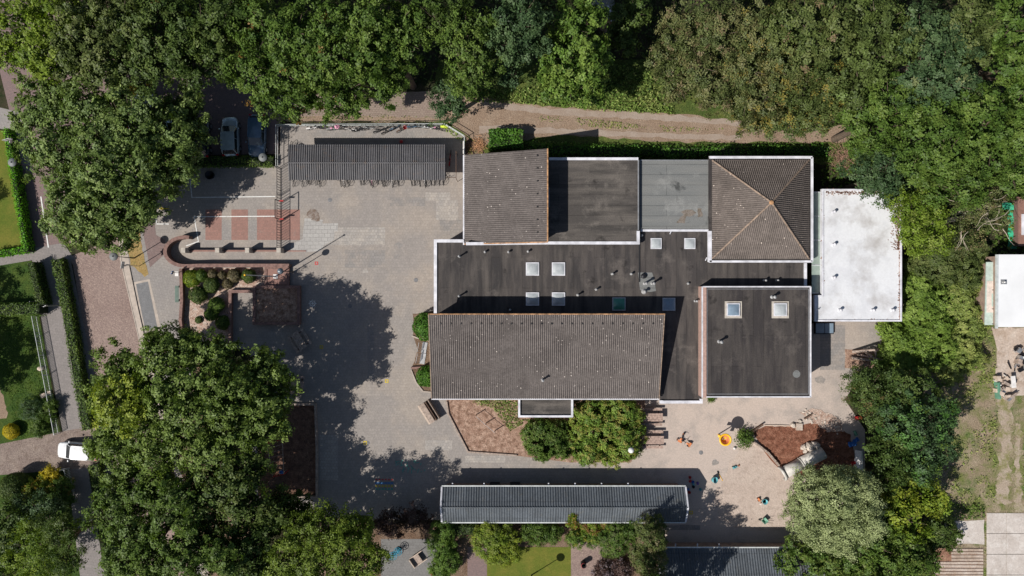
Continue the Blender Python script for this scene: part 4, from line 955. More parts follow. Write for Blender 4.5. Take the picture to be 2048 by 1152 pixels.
# ------------------------------------------------------------------ street lamps, masts and signs
m_lampgrey = plain('grey_lamp_enamel', (.17, .18, .18), .6)
def lamp(px, py, h, label, head='disc', mat=None, group='street lamps'):
    x, y = W(px, py); t = thing('street_lamp', label, 'street lamp', (x, y, 0), 0, group)
    MB().tube((0, 0, 0), (0, 0, .8), .07, .07).tube((0, 0, .8), (0, 0, h), .045, .035).build('pole', mat or m_darkmetal, t)
    if head == 'disc':
        MB().lathe((0, 0, h), [(.04, -.1), (.13, 0), (.16, .22), (.42, .26), (.40, .32), (.1, .4), (.01, .42)], 24).build('lamp_shade', m_lampgrey, t)
        MB().lathe((0, 0, h), [(.09, .38), (.07, .44), (.01, .45)], 10).build('cap', m_darkmetal, t)
    elif head == 'ball': MB().ball((0, 0, h+.25), .3, seg=20, rings=12).build('globe', glassy('dark_globe', (.12, .15, .18), .25), t)
    else: MB().ball((0, 0, h+.25), .29, seg=20, rings=12).build('globe', glassy('white_globe', (.75, .75, .72), .3), t)
    return t
lamp(269, 516, 3.4, 'grey disc lamp overhanging the brick street, beside the white traffic sign')
lamp(549, 327, 3.0, 'grey disc lamp at the corner of the car park hedge')
lamp(77, 338, 3.4, 'grey disc lamp beside the mown lawn on the far left')
lamp(587, 544, 3.7, 'lamp with dark ball head at the brick plinth', 'ball')
lamp(1250, 884, 3.3, 'lamp with white globe poking out of the bushes', 'white')
lamp(1063, 1150, 3.3, 'lamp whose ring shadow falls on the small garden lawn')
x, y = W(553, 553); mast = thing('mast', 'tall pale tapering mast on the brick plinth leaning out over the planting bed', 'mast', (x, y, .28))
MB().tube((0, 0, .02), (0, 0, 8), .07, .04, 10).build('pole', m_railwhite, mast); MB().box(0, 0, 0, .45, .45, .05).build('base_plate', m_whitep, mast); MB().ball((0, 0, 8), .1).build('finial', m_yellow, mast)
def signpost(px, py, h, label, panels, group=None, name='traffic_sign'):
    x, y = W(px, py); t = thing(name, label, 'sign', (x, y, 0), 0, group)
    MB().tube((0, 0, 0), (0, 0, h), .035, seg=8).build('pole', m_galv, t)
    for (z, wd, ht, rot, m) in panels: MB().box(0, 0, z, wd, .03, ht, rot).build('sign_panel', m, t)
    return t
signpost(279, 532, 3.3, 'white traffic sign on a grey pole over the brick street', [(2.75, .7, .55, 1.4, m_whitep), (2.2, .45, .45, .5, m_whitep), (2.7, .35, .3, 2.6, m_galv)])
signpost(54, 291, 3.0, 'white sign beside the hedge of the mown lawn at the far left', [(2.5, .7, .5, .3, m_whitep), (2.1, .5, .3, 1.3, m_whitep)])
signpost(363, 546, 2.1, 'small blue sign on a pole by the curved wall', [(1.7, .35, .35, 1.2, m_blue)])
signpost(118, 611, 2.2, 'thin sign post beside the footpath hedge', [(1.9, .35, .3, .5, m_galv)])
single(MB().box(0, 0, 0, .32, .42, .5).box(0, 0, .5, .36, .46, .04), 'meter_box', m_whitep, 'small white box standing by the curved wall', 'box', None).location = W3(358.5, 548)
# green bench
x, y = W(360, 588); bn = thing('bench', 'long narrow green bench against the brick wall', 'bench', (x-.1, y, 0))
for k in range(3): MB().box(-.14+.13*k, 0, .42, .1, 1.7, .04).build('seat_slat', plain('bench_green', (.10, .16, .13), .5), bn)
for s in (-.7, .7): MB().box(0, s, 0, .38, .08, .42).build('leg', m_conc, bn)
# ------------------------------------------------------------------ picnic tables
def picnic(label, px, py, rot, L=1.9, mat=m_wood, group='picnic tables'):
    x, y = W(px, py); t = thing('picnic_table', label, 'picnic table', (x, y, 0), rot, group)
    for k in range(4): MB().box(0, -.31+.207*k, .72, L, .195, .045).build('top_board', mat, t)
    for s in (-1, 1):
        MB().box(0, s*.78, .43, L, .26, .045).build('seat', mat, t)
        MB().tube((s*L*.36, -.75, 0), (s*L*.36, -.1, .7), .05, seg=5).tube((s*L*.36, .75, 0), (s*L*.36, .1, .7), .05, seg=5).box(s*L*.36, 0, .36, .08, 1.7, .07).build('leg', m_wooddark, t)
    return t
picnic('picnic table beside the bushes, nearer to the school wall', 1300, 832, 0, 2.3)
picnic('picnic table beside the bushes, nearer to the white globe lamp', 1303, 877, 0, 2.2)
picnic('picnic table in tree shade, east of the raised brick planter', 602, 680, math.radians(-58), 1.9, m_woodgrey)
picnic('picnic table half under the big tree, north of the play pit', 592, 768, math.radians(-3), 2.0, m_wood)
# wooden bench beside the five-sided bed
x, y = W(862, 821); t = thing('wall_bench', 'sloping timber bench with a long dark gap at the south-west corner of the tiled roof', 'bench', (x, y, 0), math.radians(-58))
MB().box(0, -.42, .40, 2.2, .55, .06).build('seat', m_woodgrey, t); MB().box(0, -.82, .18, 2.2, .16, .06).build('front_board', m_palelog, t)
MB().box(0, .12, .0, 2.2, .06, .85).build('backrest', m_wooddark, t); MB().box(0, .42, .0, 2.25, .06, .8).build('rear_screen', m_woodgrey, t); MB().box(-1, -.3, 0, .1, .8, .4).box(1, -.3, 0, .1, .8, .4).build('leg', m_wooddark, t)
# gates / hurdles by the west entrance
def hurdle(label, px, py, rot):
    x, y = W(px, py); t = thing('bicycle_stand', label, 'bicycle stand', (x, y, 0), rot, 'grey stands by the west door')
    mb = MB()
    for k in range(6): mb.tube((-.45+.18*k, -.1, .0), (-.45+.18*k, .25, .75), .02, seg=5)
    mb.tube((-.5, -.1, .05), (.5, -.1, .05), .03, seg=5).tube((-.5, .25, .75), (.5, .25, .75), .03, seg=5).build('bars', m_galv, t); MB().box(0, -.3, 0, 1.1, .5, .08).build('base', m_galv, t); return t
hurdle('grey slatted stand by the west door, next to the large round shrub', 843, 694, math.radians(80)); hurdle('grey slatted stand by the west door, next to the small round shrub', 840, 716, math.radians(80))
edging('low brick step edge between the two grey stands and the small round shrub', [(822, 736), (848, 735)], .2, .3, m_capbrick, 'step_edge')
edging('pale kerb stones round the small shrub bed', [(822, 740), (832, 765), (846, 783), (866, 785)], .12, .12, m_kerb, 'bed_kerb')
edging('pale kerb stone below the large round shrub', [(824, 672), (834, 676), (862, 682)], .14, .12, m_kerb, 'bed_kerb')
# climbing bars
t = wthing('tumbling_bars', 'three-post wooden tumbling bars on the wood chips', 'play equipment', 971, 846)
ps = [(953, 829), (972, 846), (990, 861)]
for p in ps: x, y = W(*p); MB().tube((x, y, 0), (x, y, 1.15), .05, seg=8).build('post', m_wood, t)
for a, b in zip(ps[:-1], ps[1:]):
    A = W(*a); B = W(*b); MB().tube((*A, 1.0), (*B, 1.0), .022, seg=6).build('bar', m_galv, t)
# play frame in the dark pit
t = wthing('climbing_frame', 'rusty red and grey climbing frame on the dark chips under the tree', 'play equipment', 560, 905)
A, B, C, D = W(545, 880), W(575, 872), W(556, 945), W(578, 940)
MB().path([(*A, 0), (*A, 1.6), (*B, 1.6), (*B, 0)], .04).build('arch', m_red, t); MB().path([(*C, 0), (*C, 1.6), (*D, 1.6), (*D, 0)], .04).build('arch', m_red, t)
mb = MB()
for k in range(8):
    f = k/7; a = Vector((*A, 1.6)).lerp(Vector((*C, 1.6)), f); b = Vector((*B, 1.6)).lerp(Vector((*D, 1.6)), f); mb.tube(a, b, .025, seg=5)
mb.tube((*A, 1.6), (*C, 1.6), .04).tube((*B, 1.6), (*D, 1.6), .04).build('ladder', m_woodgrey, t)
x, y = W(553, 963); MB().box(x, y, .4, 1.3, .9, .05, .5).build('platform', m_wooddark, t)
x, y = W(566, 942); MB().ball((x, y, .5), .25, .18, .1).build('seat', m_blue, t)
# ball funnel on a pole
x, y = W(1436, 869); t = thing('ball_funnel', 'yellow and orange ball funnel on a pole beside the sand', 'play equipment', (x, y, 0))
MB().tube((0, 0, 0), (0, 0, 2.0), .06).build('pole', m_yellow, t)
MB().lathe((0, 0, 1.85), [(.26, .05), (.34, .25), (.50, .52), (.62, .56), (.61, .64), (.46, .62), (.44, .55)], 28).build('funnel', m_yellow, t)
MB().lathe((0, 0, 1.85), [(.45, .57), (.34, .34), (.22, .1), (.16, .1)], 20).build('inner_cone', m_orange, t)
for k in range(3):
    a = k*2.09+.5; MB().tube((.15*math.cos(a), .15*math.sin(a), 1.95), (.5*math.cos(a), .5*math.sin(a), 1.7), .13, .17, 10).build('outlet', m_yellow, t)
# ------------------------------------------------------------------ cars
def car(label, px, py, rot, paint, L=4.2, Wd=1.74, hood=1.0, cab0=1.02, cab1=-1.85, z=0, group=None):
    """front towards local +x"""
    x, y = W(px, py, 0); t = thing('parked_car', label, 'car', (x, y, 0), rot, group)
    hl = L/2; st = [(-hl, .66, .45, .78), (-hl+.12, .86, .33, .93), (-hl+.5, .97, .28, .98), (-.9, 1, .25, 1.0), (.4, 1, .25, .98), (hl-1.1, .99, .25, .93), (hl-.5, .93, .27, .82), (hl-.22, .84, .32, .73), (hl-.06, .68, .38, .64), (hl, .42, .42, .58)]
    vs = []; K = 12
    for (sx, wf, zb, zt) in st:
        w2 = Wd/2*wf
        for (ay, az) in ((-.8, 0), (-1, .25), (-1.0, .6), (-.93, .88), (-.8, .98), (-.4, 1.02), (.4, 1.02), (.8, .98), (.93, .88), (1.0, .6), (1, .25), (.8, 0)): vs.append((sx, ay*w2, zb+(zt-zb)*az))
    fs = [(i*K+j, i*K+(j+1) % K, (i+1)*K+(j+1) % K, (i+1)*K+j) for i in range(len(st)-1) for j in range(K)]
    mb = MB().add(vs, fs, 0, True); mb.add(vs[:K], [list(range(K))]); mb.add(vs[-K:], [list(range(K))[::-1]])
    mb.build('body', paint, t)
    a0, a1 = cab0, cab1; zt = 1.42; wb, wt = Wd*.455, Wd*.385; r0, r1 = a0-.68, a1+.34
    lo = [(a0, -wb*.8), (a0-.25, -wb), (a1+.2, -wb), (a1, -wb*.85), (a1, wb*.85), (a1+.2, wb), (a0-.25, wb), (a0, wb*.8)]
    hi = [(r0, -wt*.82), (r0-.12, -wt), (r1+.15, -wt), (r1, -wt*.85), (r1, wt*.85), (r1+.15, wt), (r0-.12, wt), (r0, wt*.82)]
    vs = [(p, q, .95) for p, q in lo]+[(p, q, zt) for p, q in hi]
    def g(nm, idx):
        ks = [idx[0]]+[(i+1) % 8 for i in idx]; n = len(ks); q = [vs[k] for k in ks]+[vs[8+k] for k in ks]
        MB().add(q, [(i, i+1, n+i+1, n+i) for i in range(n-1)]).build(nm, m_glass, t)
    g('windscreen', (7,)); g('rear_window', (3,)); g('side_window', (0, 1, 2)); g('side_window', (4, 5, 6))
    cx = (r0+r1)/2
    top = MB(); N = 8; vv = []
    for j in range(N+1):
        for i in range(N+1):
            a, b = i/N*2-1, j/N*2-1; vv.append((cx+a*(r0-r1)/2*1.03, b*wt*1.03*(1-.12*abs(a)**4), zt-.02+.07*(1-a*a*.8)*(1-b*b*.6)))
    top.add(vv, [(j*(N+1)+i, j*(N+1)+i+1, (j+1)*(N+1)+i+1, (j+1)*(N+1)+i) for j in range(N) for i in range(N)], 0, True); top.build('roof', paint, t)
    for s in (-1, 1):
        mb = MB()
        mb.tube((a0-.05, s*wb*.9, .96), (r0, s*wt*.9, zt), .035, seg=5).tube((a1+.05, s*wb*.92, .96), (r1, s*wt*.9, zt), .05, seg=5).tube((-.35, s*wb*1.0, .96), (-.35, s*wt*1.01, zt), .03, seg=5).tube((r0-.05, s*wt, zt), (r1+.1, s*wt, zt), .035, seg=5)
        mb.build('pillars', paint, t)
    for s in (-1, 1):
        MB().box(hl-.36, s*Wd*.335, .62, .26, .26, .14, s*-.45).build('headlight', m_headlight, t); MB().box(-hl+.13, s*Wd*.385, .72, .2, .26, .2, s*.3).build('tail_light', m_taillight, t)
        MB().ball((a0-.3, s*(Wd/2+.09), 1.0), .09, .12, .08, 8, 6).build('mirror', paint, t)
        for wx in (-hl+.8, hl-.85):
            wmb = MB().tube((wx, s*(Wd/2-.2), .32), (wx, s*(Wd/2+.005), .32), .32, .32, 20).build('wheel', m_blackplastic, t)
            MB().tube((wx, s*(Wd/2-.05), .32), (wx, s*(Wd/2+.02), .32), .19, .19, 14).build('rim', m_galv, wmb)
    return t
car('white hatchback pulling out of the driveway, its rear hidden under the big tree', 164, 899, math.radians(176), m_carwhite)
car('silver-grey hatchback parked nose-up beside the dark blue car', 466, 276, math.radians(92), m_carsilver, 4.0, 1.72)
car('dark blue car parked nose-down between the silver car and the bicycle yard', 519, 275, math.radians(-92), m_carblue, 4.35, 1.78, cab0=1.0, cab1=-2.0)
car('dark grey car mostly hidden under the street tree, second from the silver car', 408, 278, math.radians(90), m_cargrey, 4.1)
car('pale car barely glimpsed under the street tree at the end of the car park row', 352, 280, math.radians(90), m_carsilver, 4.1)
car('pale blue-white car glimpsed through a gap in the street tree', 288, 225, math.radians(75), m_carwhite, 4.2)
# ------------------------------------------------------------------ bicycles
def make_bike(label, frame, loc, rot, group, saddle=None):
    t = thing('bicycle', label, 'bicycle', loc, rot, group)
    MB().path([(-.5, 0, .34), (-.12, 0, .30), (-.2, 0, .78), (-.5, 0, .34)], .022, 5).path([(-.12, 0, .30), (.36, 0, .72), (-.18, 0, .68)], .024, 5).path([(.36, 0, .72), (.53, 0, .34)], .02, 5).tube((-.2, 0, .78), (-.22, 0, .92), .015, seg=5).tube((.36, 0, .7), (.32, 0, .98), .018, seg=5).tube((-.12, -.1, .3), (-.12, .1, .3), .03, seg=6).box(-.62, 0, .70, .4, .13, .02).build('frame', frame, t)
    for wx in (-.52, .53):
        wh = MB().torus((wx, 0, .34), .32, .022, 'y', 22, 5)
        for k in range(7): a = k*math.pi/7; wh.tube((wx-.31*math.cos(a), 0, .34-.31*math.sin(a)), (wx+.31*math.cos(a), 0, .34+.31*math.sin(a)), .004, seg=3, cap=False)
        wh.build('wheel', m_blackplastic, t)
    MB().ball((-.23, 0, .95), .14, .08, .04, 10, 6).build('saddle', saddle or m_blackplastic, t)
    MB().path([(.16, -.29, 1.0), (.28, -.2, 1.01), (.32, 0, 1.0), (.28, .2, 1.01), (.16, .29, 1.0)], .016, 5).build('handlebar', m_darkmetal, t)
    return t
GS = 'bicycles parked under the shelter with their front wheels sticking out'
first = None
xs_black = [592, 609, 618, 624, 637, 642, 683, 697, 722, 729, 741, 758, 765, 773, 792, 797, 823, 830, 840, 853, 862, 872, 880, 887]
for i, px in enumerate(xs_black):
    off = rnd.uniform(-2.5, 3.0); x, y = W(px+.0, 361+off); loc = (x, y-.05+.0, 0); rot = math.radians(-90+rnd.uniform(-14, 14)); loc = (x, y+.25, 0)
    if first is None: first = make_bike('dark bicycle at the shelter, only its front wheel sticking out on the south side', m_darkmetal, loc, rot, GS)
    else: dup(first, loc, rot)
for px, m, lab in ((690, m_whitep, 'bicycle with a white frame at the shelter, west of the middle'), (746, m_pinkc, 'bicycle with a pinkish white frame at the shelter'), (786, m_whitep, 'white bicycle beside the tangle of wheels at the shelter'), (851, m_whitep, 'bicycle with a pale pannier at the east part of the shelter')):
    x, y = W(px, 364); dup(first, (x, y+.2, 0), math.radians(-88), lab, {'frame': m, 'saddle': m})
GN = 'bicycles leaning on the north fence'
for px, py, a, m, sd, lab in ((583, 300, 80, m_darkmetal, None, 'dark bicycle in the tree shade at the west end of the shelter'), (632, 258, 10, m_whitep, None, 'pale bicycle, westmost on the north fence'), (652, 259, -8, m_darkmetal, None, 'dark bicycle beside the pale one at the west of the north fence'), (672, 260, 5, m_galv, m_pinkc, 'grey bicycle with the pink bag on the north fence'), (700, 261, 172, m_whitep, None, 'white and black bicycle east of the pink bag'), (722, 262, 8, m_darkmetal, None, 'large dark bicycle north of the shelter, east of the white and black one'), (745, 259, -5, m_galv, None, 'grey bicycle near the middle of the north fence'),
                              (764, 262, 20, m_darkmetal, None, 'black bicycle standing off the fence at an angle'), (779, 263, 28, m_darkmetal, None, 'second black bicycle angled away from the north fence'), (796, 256, 25, m_carblue, None, 'dark blue bicycle on the north fence'), (808, 258, 35, m_wooddark, None, 'bicycle with a red basket on the north fence'), (830, 256, 4, m_carblue, None, 'blue bicycle west of the light blue one'), (844, 256, 176, m_carsilver, None, 'light blue bicycle on the north fence'), (864, 258, -6, m_whitep, None, 'white bicycle near the green corner of the fence'), (876, 260, -12, m_darkmetal, m_pinkc, 'black bicycle with a lilac saddle near the green corner')):
    x, y = W(px, py); o = dup(first, (x, y, 0), math.radians(a), lab, {'frame': m, 'saddle': sd or m_blackplastic}); o['group'] = GN
x, y = W(901, 318); o = dup(first, (x, y, 0), math.radians(85), 'red bicycle standing in the shade at the east end of the shelter', {'frame': m_red, 'saddle': m_blackplastic})
single(MB().ball((0, 0, .75), .25, .2, .22, 12, 8, jit=.2), 'bag', m_pinkc, 'bright pink bag hanging on a bicycle by the north fence', 'bag', None).location = W3(678, 257)
single(MB().lathe((0, 0, .5), [(.12, 0), (.19, .25), (.2, .25), (.17, .02), (.01, .02)], 10), 'basket', m_red, 'red basket on a bicycle by the north fence', 'basket', None).location = W3(812, 258)
single(MB().ball((0, 0, .3), .5, .16, .3, 12, 6, jit=.25), 'jacket', m_lime, 'bright yellow-green jacket at the corner of the north fence', 'jacket', None).location = W3(890, 255)
single(MB().ball((0, 0, .2), .18, .18, .2, 10, 8), 'red_ball', m_red, 'small red ball in the shade of the shelter', 'ball', None).location = W3(803, 284)
single(MB().box(0, 0, 0, .1, 1.3, .9).box(0.02, .2, .9, .06, .7, .1), 'white_board', m_whitep, 'narrow white board leaning on the east fence', 'board', None).location = W3(928, 298)
# ------------------------------------------------------------------ toys on the sand and the yard
def kart(label, px, py, rot, fm, bm_, group=None):
    x, y = W(px, py); t = thing('tricycle', label, 'tricycle', (x, y, 0), rot, group); t.scale = (.85, .85, .85)
    MB().path([(-.45, 0, .3), (-.1, 0, .32), (.3, 0, .5), (.42, 0, .25)], .035, 6).tube((-.45, -.3, .2), (-.45, .3, .2), .025, seg=6).tube((.3, 0, .5), (.26, 0, .75), .025).build('frame', m_darkmetal, t)
    MB().ball((-.2, 0, .42), .2, .14, .06, 10, 6).build('seat', bm_, t); MB().path([(.2, -.25, .78), (.27, 0, .75), (.2, .25, .78)], .022).build('handlebar', m_darkmetal, t)
    MB().box(-.5, 0, .36, .25, .5, .05).build('rear_platform', fm, t)
    for (a, b, r) in ((.45, 0, .22), (-.45, .3, .17), (-.45, -.3, .17)):
        wmb = MB().torus((a, b, r), r*.75, r*.25, 'y', 16, 8).build('wheel', m_blackplastic, t); MB().tube((a, b-.04, r), (a, b+.04, r), r*.55, seg=12).build('rim', fm, wmb)
    return t
kart('orange and black tricycle on the paving near the picnic tables, nearer the school', 1362, 874, math.radians(60), m_orange, m_orange)
kart('orange tricycle parked against another one, nearer the sand', 1371, 884, math.radians(150), m_orange, m_orange, None)
def bucket(label, px, py, r, h, m, tip=0, name='bucket', rot=0):
    x, y = W(px, py); t = single(MB().lathe((0, 0, 0), [(.01, .02), (r*.78, .02), (r, h), (r*1.07, h), (r*.8, 0), (.01, 0)], 20), name, m, label, 'bucket', None); t.location = (x, y, r*.8 if tip else 0); t.rotation_euler = (0, tip, rot); return t
bucket('turquoise tub lying on the paving beside the yellow spade', 1424.5, 957.5, .3, .38, m_teal, .5)
bucket('round turquoise tub beside the orange toy digger', 1528, 1002, .26, .36, m_teal)
def shovel(label, px, py, rot, m, L=1.0):
    x, y = W(px, py); t = thing('spade', label, 'spade', (x, y, .03), rot)
    MB().tube((-L*.5, 0, .02), (L*.32, 0, .02), .02, seg=8).tube((-L*.5, -.07, .02), (-L*.5, .07, .02), .02, seg=6).build('handle', m, t)
    MB().ball((L*.45, 0, .03), .17, .1, .02, 10, 6).build('blade', m_darkmetal, t); return t
shovel('yellow-handled spade lying beside the turquoise tub', 1440, 952, math.radians(118), m_yellow, 1.0)
def digger(label, px, py, rot, m, m2):
    x, y = W(px, py); t = thing('toy_digger', label, 'toy', (x, y, 0), rot); t.scale = (.75, .75, .75)
    MB().box(0, 0, .12, .5, .28, .14).ball((-.1, 0, .34), .16, .12, .12, 10, 6).build('body', m, t); MB().path([(.2, 0, .25), (.42, 0, .5), (.62, 0, .2)], .035).build('arm', m, t); MB().box(.66, 0, .05, .16, .22, .16).build('scoop', m2, t)
    for a in (-.18, .18):
        for b in (-.17, .17): MB().tube((a, b-.03, .1), (a, b+.03, .1), .1, seg=12).build('wheel', m_blackplastic, t)
    return t
digger('orange toy digger on the sand beside a turquoise tub', 1517, 998, math.radians(-70), m_orange, m_whitep)
digger('blue toy digger at the north edge of the sand', 1468, 934, math.radians(20), m_teal, m_orange)
x, y = W(1527, 1039); t = thing('wheelbarrow', 'small green wheelbarrow on the sand at the south edge', 'wheelbarrow', (x, y, 0), math.radians(178))
MB().lathe((0, 0, .2), [(.2, 0), (.36, .25), (.38, .25), (.22, -.02), (.01, -.02)], 4).build('tray', m_green, t); MB().tube((-.25, -.2, .3), (-.8, -.22, .35), .02).tube((-.25, .2, .3), (-.8, .22, .35), .02).tube((-.25, -.2, .0), (-.2, -.2, .3), .02).tube((-.25, .2, .0), (-.2, .2, .3), .02).build('handle', m_darkmetal, t); MB().torus((.42, 0, .15), .12, .035, 'y').build('wheel', m_blackplastic, t)
kinds = [('red', m_red), ('blue', m_blue), ('turquoise', m_teal), ('red', m_red), ('dark', m_blackplastic), ('purple', plain('purple_plastic', (.15, .07, .3), .4))]
for i, (px, py, k, what) in enumerate(((1379, 954, 0, 'nearest the shadow edge'), (1380, 962, 3, 'below the other red one'), (1385, 963, 1, 'touching a red toy'), (1386, 968, 2, 'in the middle of the pile'), (1386, 973, 4, 'round like a tyre'), (1375, 978, 1, 'nearest the gable board'), (1400, 978, 2, 'farthest east in the shade'), (1395, 966, 5, 'apart from the pile'), (1378, 984, 0, 'at the south end of the pile'))):
    nm, m = kinds[k]; x, y = W(px, py)
    mb = MB().box(0, 0, .02, .28, .2, .12, i*.7).ball((0, 0, .18), .1, .1, .07, 8, 6) if i % 2 else MB().lathe((0, 0, 0), [(.01, .02), (.1, .02), (.14, .2), (.15, .2), (.11, 0), (.01, 0)], 12)
    o = single(mb, 'sand_toy', m, '%s sand toy east of the blue-grey shed, %s' % (nm, what), 'toy', None, 'sand toys in the shade'); o.location = (x, y, 0)
single(MB().ball((0, 0, .14), .14), 'ball', m_whitep, 'white ball by the low plant north of the sand', 'ball', None).location = W3(1468, 896)
# ------------------------------------------------------------------ tunnel, rocks, logs
A, B = Vector(W(1561, 946)), Vector(W(1643, 903)); d = (B-A); L = d.length; ang = math.atan2(d.y, d.x); x, y = A
t = thing('concrete_tunnel', 'pale concrete pipe tunnel in two sections half covered at the edge of the willow', 'play tunnel', (x, y, 0), ang)
def pipe(x0, x1, r, th):
    mb = MB(); n = 20; vs = []
    for xx in (x0, x1):
        for rr in (r, r-th):
            for k in range(n+1): a = math.radians(-25+230*k/n); vs.append((xx, rr*math.cos(a), .35+rr*math.sin(a)))
    m = n+1; fs = [(k, k+1, 2*m+k+1, 2*m+k) for k in range(n)]+[(m+k+1, m+k, 3*m+k, 3*m+k+1) for k in range(n)]+[(k+1, k, m+k, m+k+1) for k in range(n)]+[(2*m+k, 2*m+k+1, 3*m+k+1, 3*m+k) for k in range(n)]
    return mb.add(vs, fs, 0, True)
pipe(.25, L*.47, .6, .08).build('pipe_section', m_pipe, t); pipe(L*.48, L, .64, .08).build('pipe_section', m_pipe, t); pipe(-.05, .22, .74, .12).build('entrance_ring', m_pipe, t); pipe(L*.46, L*.49, .66, .06).build('joint_ring', m_pipe, t)
def rock(label, px, py, r, h, seed, group='boulders on the tunnel', m=None):
    rr = random.Random(seed); o = single(MB().ball((0, 0, h*.25), r, r*.8, h*.75, 9, 6, jit=.18, rr=rr), 'boulder', m or m_stone, label, 'boulder', None, group); o.location = W3(px, py); o.rotation_euler = (0, 0, seed); return o
rock('westmost pale boulder against the tunnel', 1606, 893, .36, .5, 1); rock('large flat boulder against the tunnel, in the middle', 1617, 893, .55, .6, 2); rock('rounded boulder against the tunnel, nearest its east end', 1629, 889, .5, .6, 3); rock('small boulder at the foot of the middle one', 1610, 901, .3, .35, 4)
rock('white stone beside the square slab at the north of the bark bed', 1585, 850, .32, .35, 5, None); rock('small white stone just above the square slab', 1599, 842, .22, .25, 6, None)
o = single(MB().box(0, 0, 0, .64, .7, .25), 'stone_block', m_oldslab, 'square beige stone block set at the north edge of the red bark', 'block', None); o.location = W3(1597, 853)
stones = []
for k in range(22):
    px, py = 1600+rnd.uniform(0, 86), 0; py = 822+(px-1600)*.45+rnd.uniform(-9, 14)
    o = single(MB().ball((0, 0, .03), rnd.uniform(.08, .16), rnd.uniform(.07, .13), .09, 7, 5, jit=.2), 'cobble', m_stone, 'fist-sized pale cobble scattered on the rubble patch north of the bark', 'stone', None, 'cobbles on the rubble patch'); o.location = W3(px, py)
o = single(MB().tube((-.55, 0, .1), (.1, .12, .16), .05, .06).tube((.1, .12, .16), (.75, -.08, .14), .06, .04), 'branch', m_palelog, 'bare pale branch lying on the low plant by the sand', 'branch', None); o.location = W3(1497, 881); o.rotation_euler = (0, 0, -.45)
# log sculpture
t = wthing('log_sculpture', 'A-shaped pile of leaning grey logs on the chip square', 'log pile', 1728, 712)
a = [Vector(W3(1703, 703)), Vector(W3(1702, 715)), Vector(W3(1712, 708)), Vector(W3(1752, 722)), Vector(W3(1755, 702))]
apx_ = Vector((*W(1752, 700, 1.5), 1.3))
MB().tube(a[0]+Vector((0, 0, .15)), apx_, .15, .12).build('log', m_woodgrey, t); MB().tube(a[1]+Vector((0, 0, .15)), a[3]+Vector((0, 0, .5)), .16, .12).build('log', m_woodgrey, t)
MB().tube(a[2]+Vector((0, 0, .1)), a[3]+Vector((.2, .2, .9)), .1, .09).build('log', m_wood, t); MB().tube(a[3]+Vector((0, 0, .1)), apx_, .12).build('log', m_woodgrey, t)
MB().tube(Vector(W3(1728, 702)), Vector(W3(1736, 712))+Vector((0, 0, .9)), .16, .13).build('log', m_woodgrey, t)
rock('yellowish stone at the end of the log sculpture', 1756, 701, .25, .3, 8, None, m_palelog)
# odds and ends under the east trees
for nm, lab, px, py, m, r in (('toy_car', 'bright blue toy car in the shade of the east trees', 1703, 887, m_blue, .42), ('toy_car', 'second blue toy behind the first in the shade of the east trees', 1711, 880, m_blue, .3), ('bag', 'dark red bag under the east trees beside the yard', 1715, 835, m_red, .35), ('bag', 'red bag beside the white tarpaulin', 1706, 925, m_red, .3), ('crate', 'small green crate under the east trees', 1709, 866, m_green, .28)):
    mb = MB().box(0, 0, .08, r*1.8, r, r*.6).ball((0, 0, .1+r*.6), r*.5, r*.4, r*.35, 10, 6)
    if nm == 'toy_car':
        for a in (-1, 1):
            for b in (-1, 1): mb.tube((a*r*.6, b*r*.5, .12), (a*r*.6, b*r*.6, .12), .12, seg=10)
    o = single(mb, nm, m, lab, nm.replace('_', ' '), None); o.location = W3(px, py); o.rotation_euler = (0, 0, rnd.uniform(0, 3))
vs = []; N = 8
for j in range(N+1):
    for i in range(N+1): a, b = i/N*2-1, j/N*2-1; vs.append((a*.55*(1-.4*(b+1)/2), b*1.5, .1+.6*(1-a*a)+rnd.uniform(-.04, .04)))
o = single(MB().add(vs, [(j*(N+1)+i, j*(N+1)+i+1, (j+1)*(N+1)+i+1, (j+1)*(N+1)+i) for j in range(N) for i in range(N)], 0, True), 'tarpaulin', m_whitep, 'crumpled white tarpaulin under the trees east of the tunnel', 'tarpaulin', None); o.location = W3(1716, 928)
# green cloth by the outbuilding
vs = []; N = 14
for j in range(N+1):
    for i in range(5): x, y = W(2016+17*i/4, 412+86*j/N, .3); vs.append((x, y, .35+.12*math.sin(j*1.3+i)+rnd.uniform(-.03, .03)))
vs2 = []
for j in range(4):
    for i in range(9): x, y = W(2002+36*i/8, 406+14*j/3, .3); vs2.append((x, y, .5+.1*math.sin(i*1.1)))
mb = MB().add(vs, [(j*5+i, j*5+i+1, (j+1)*5+i+1, (j+1)*5+i) for j in range(N) for i in range(4)], 0, True).add(vs2, [(j*9+i, j*9+i+1, (j+1)*9+i+1, (j+1)*9+i) for j in range(3) for i in range(8)], 0, True)
single(mb, 'green_cloth', plain('green_cloth', (.04, .36, .2), .6, var=.35, scale=1.5), 'bright green cloth hanging beside the brick outbuilding at the right edge', 'cloth', W3(2025, 450))
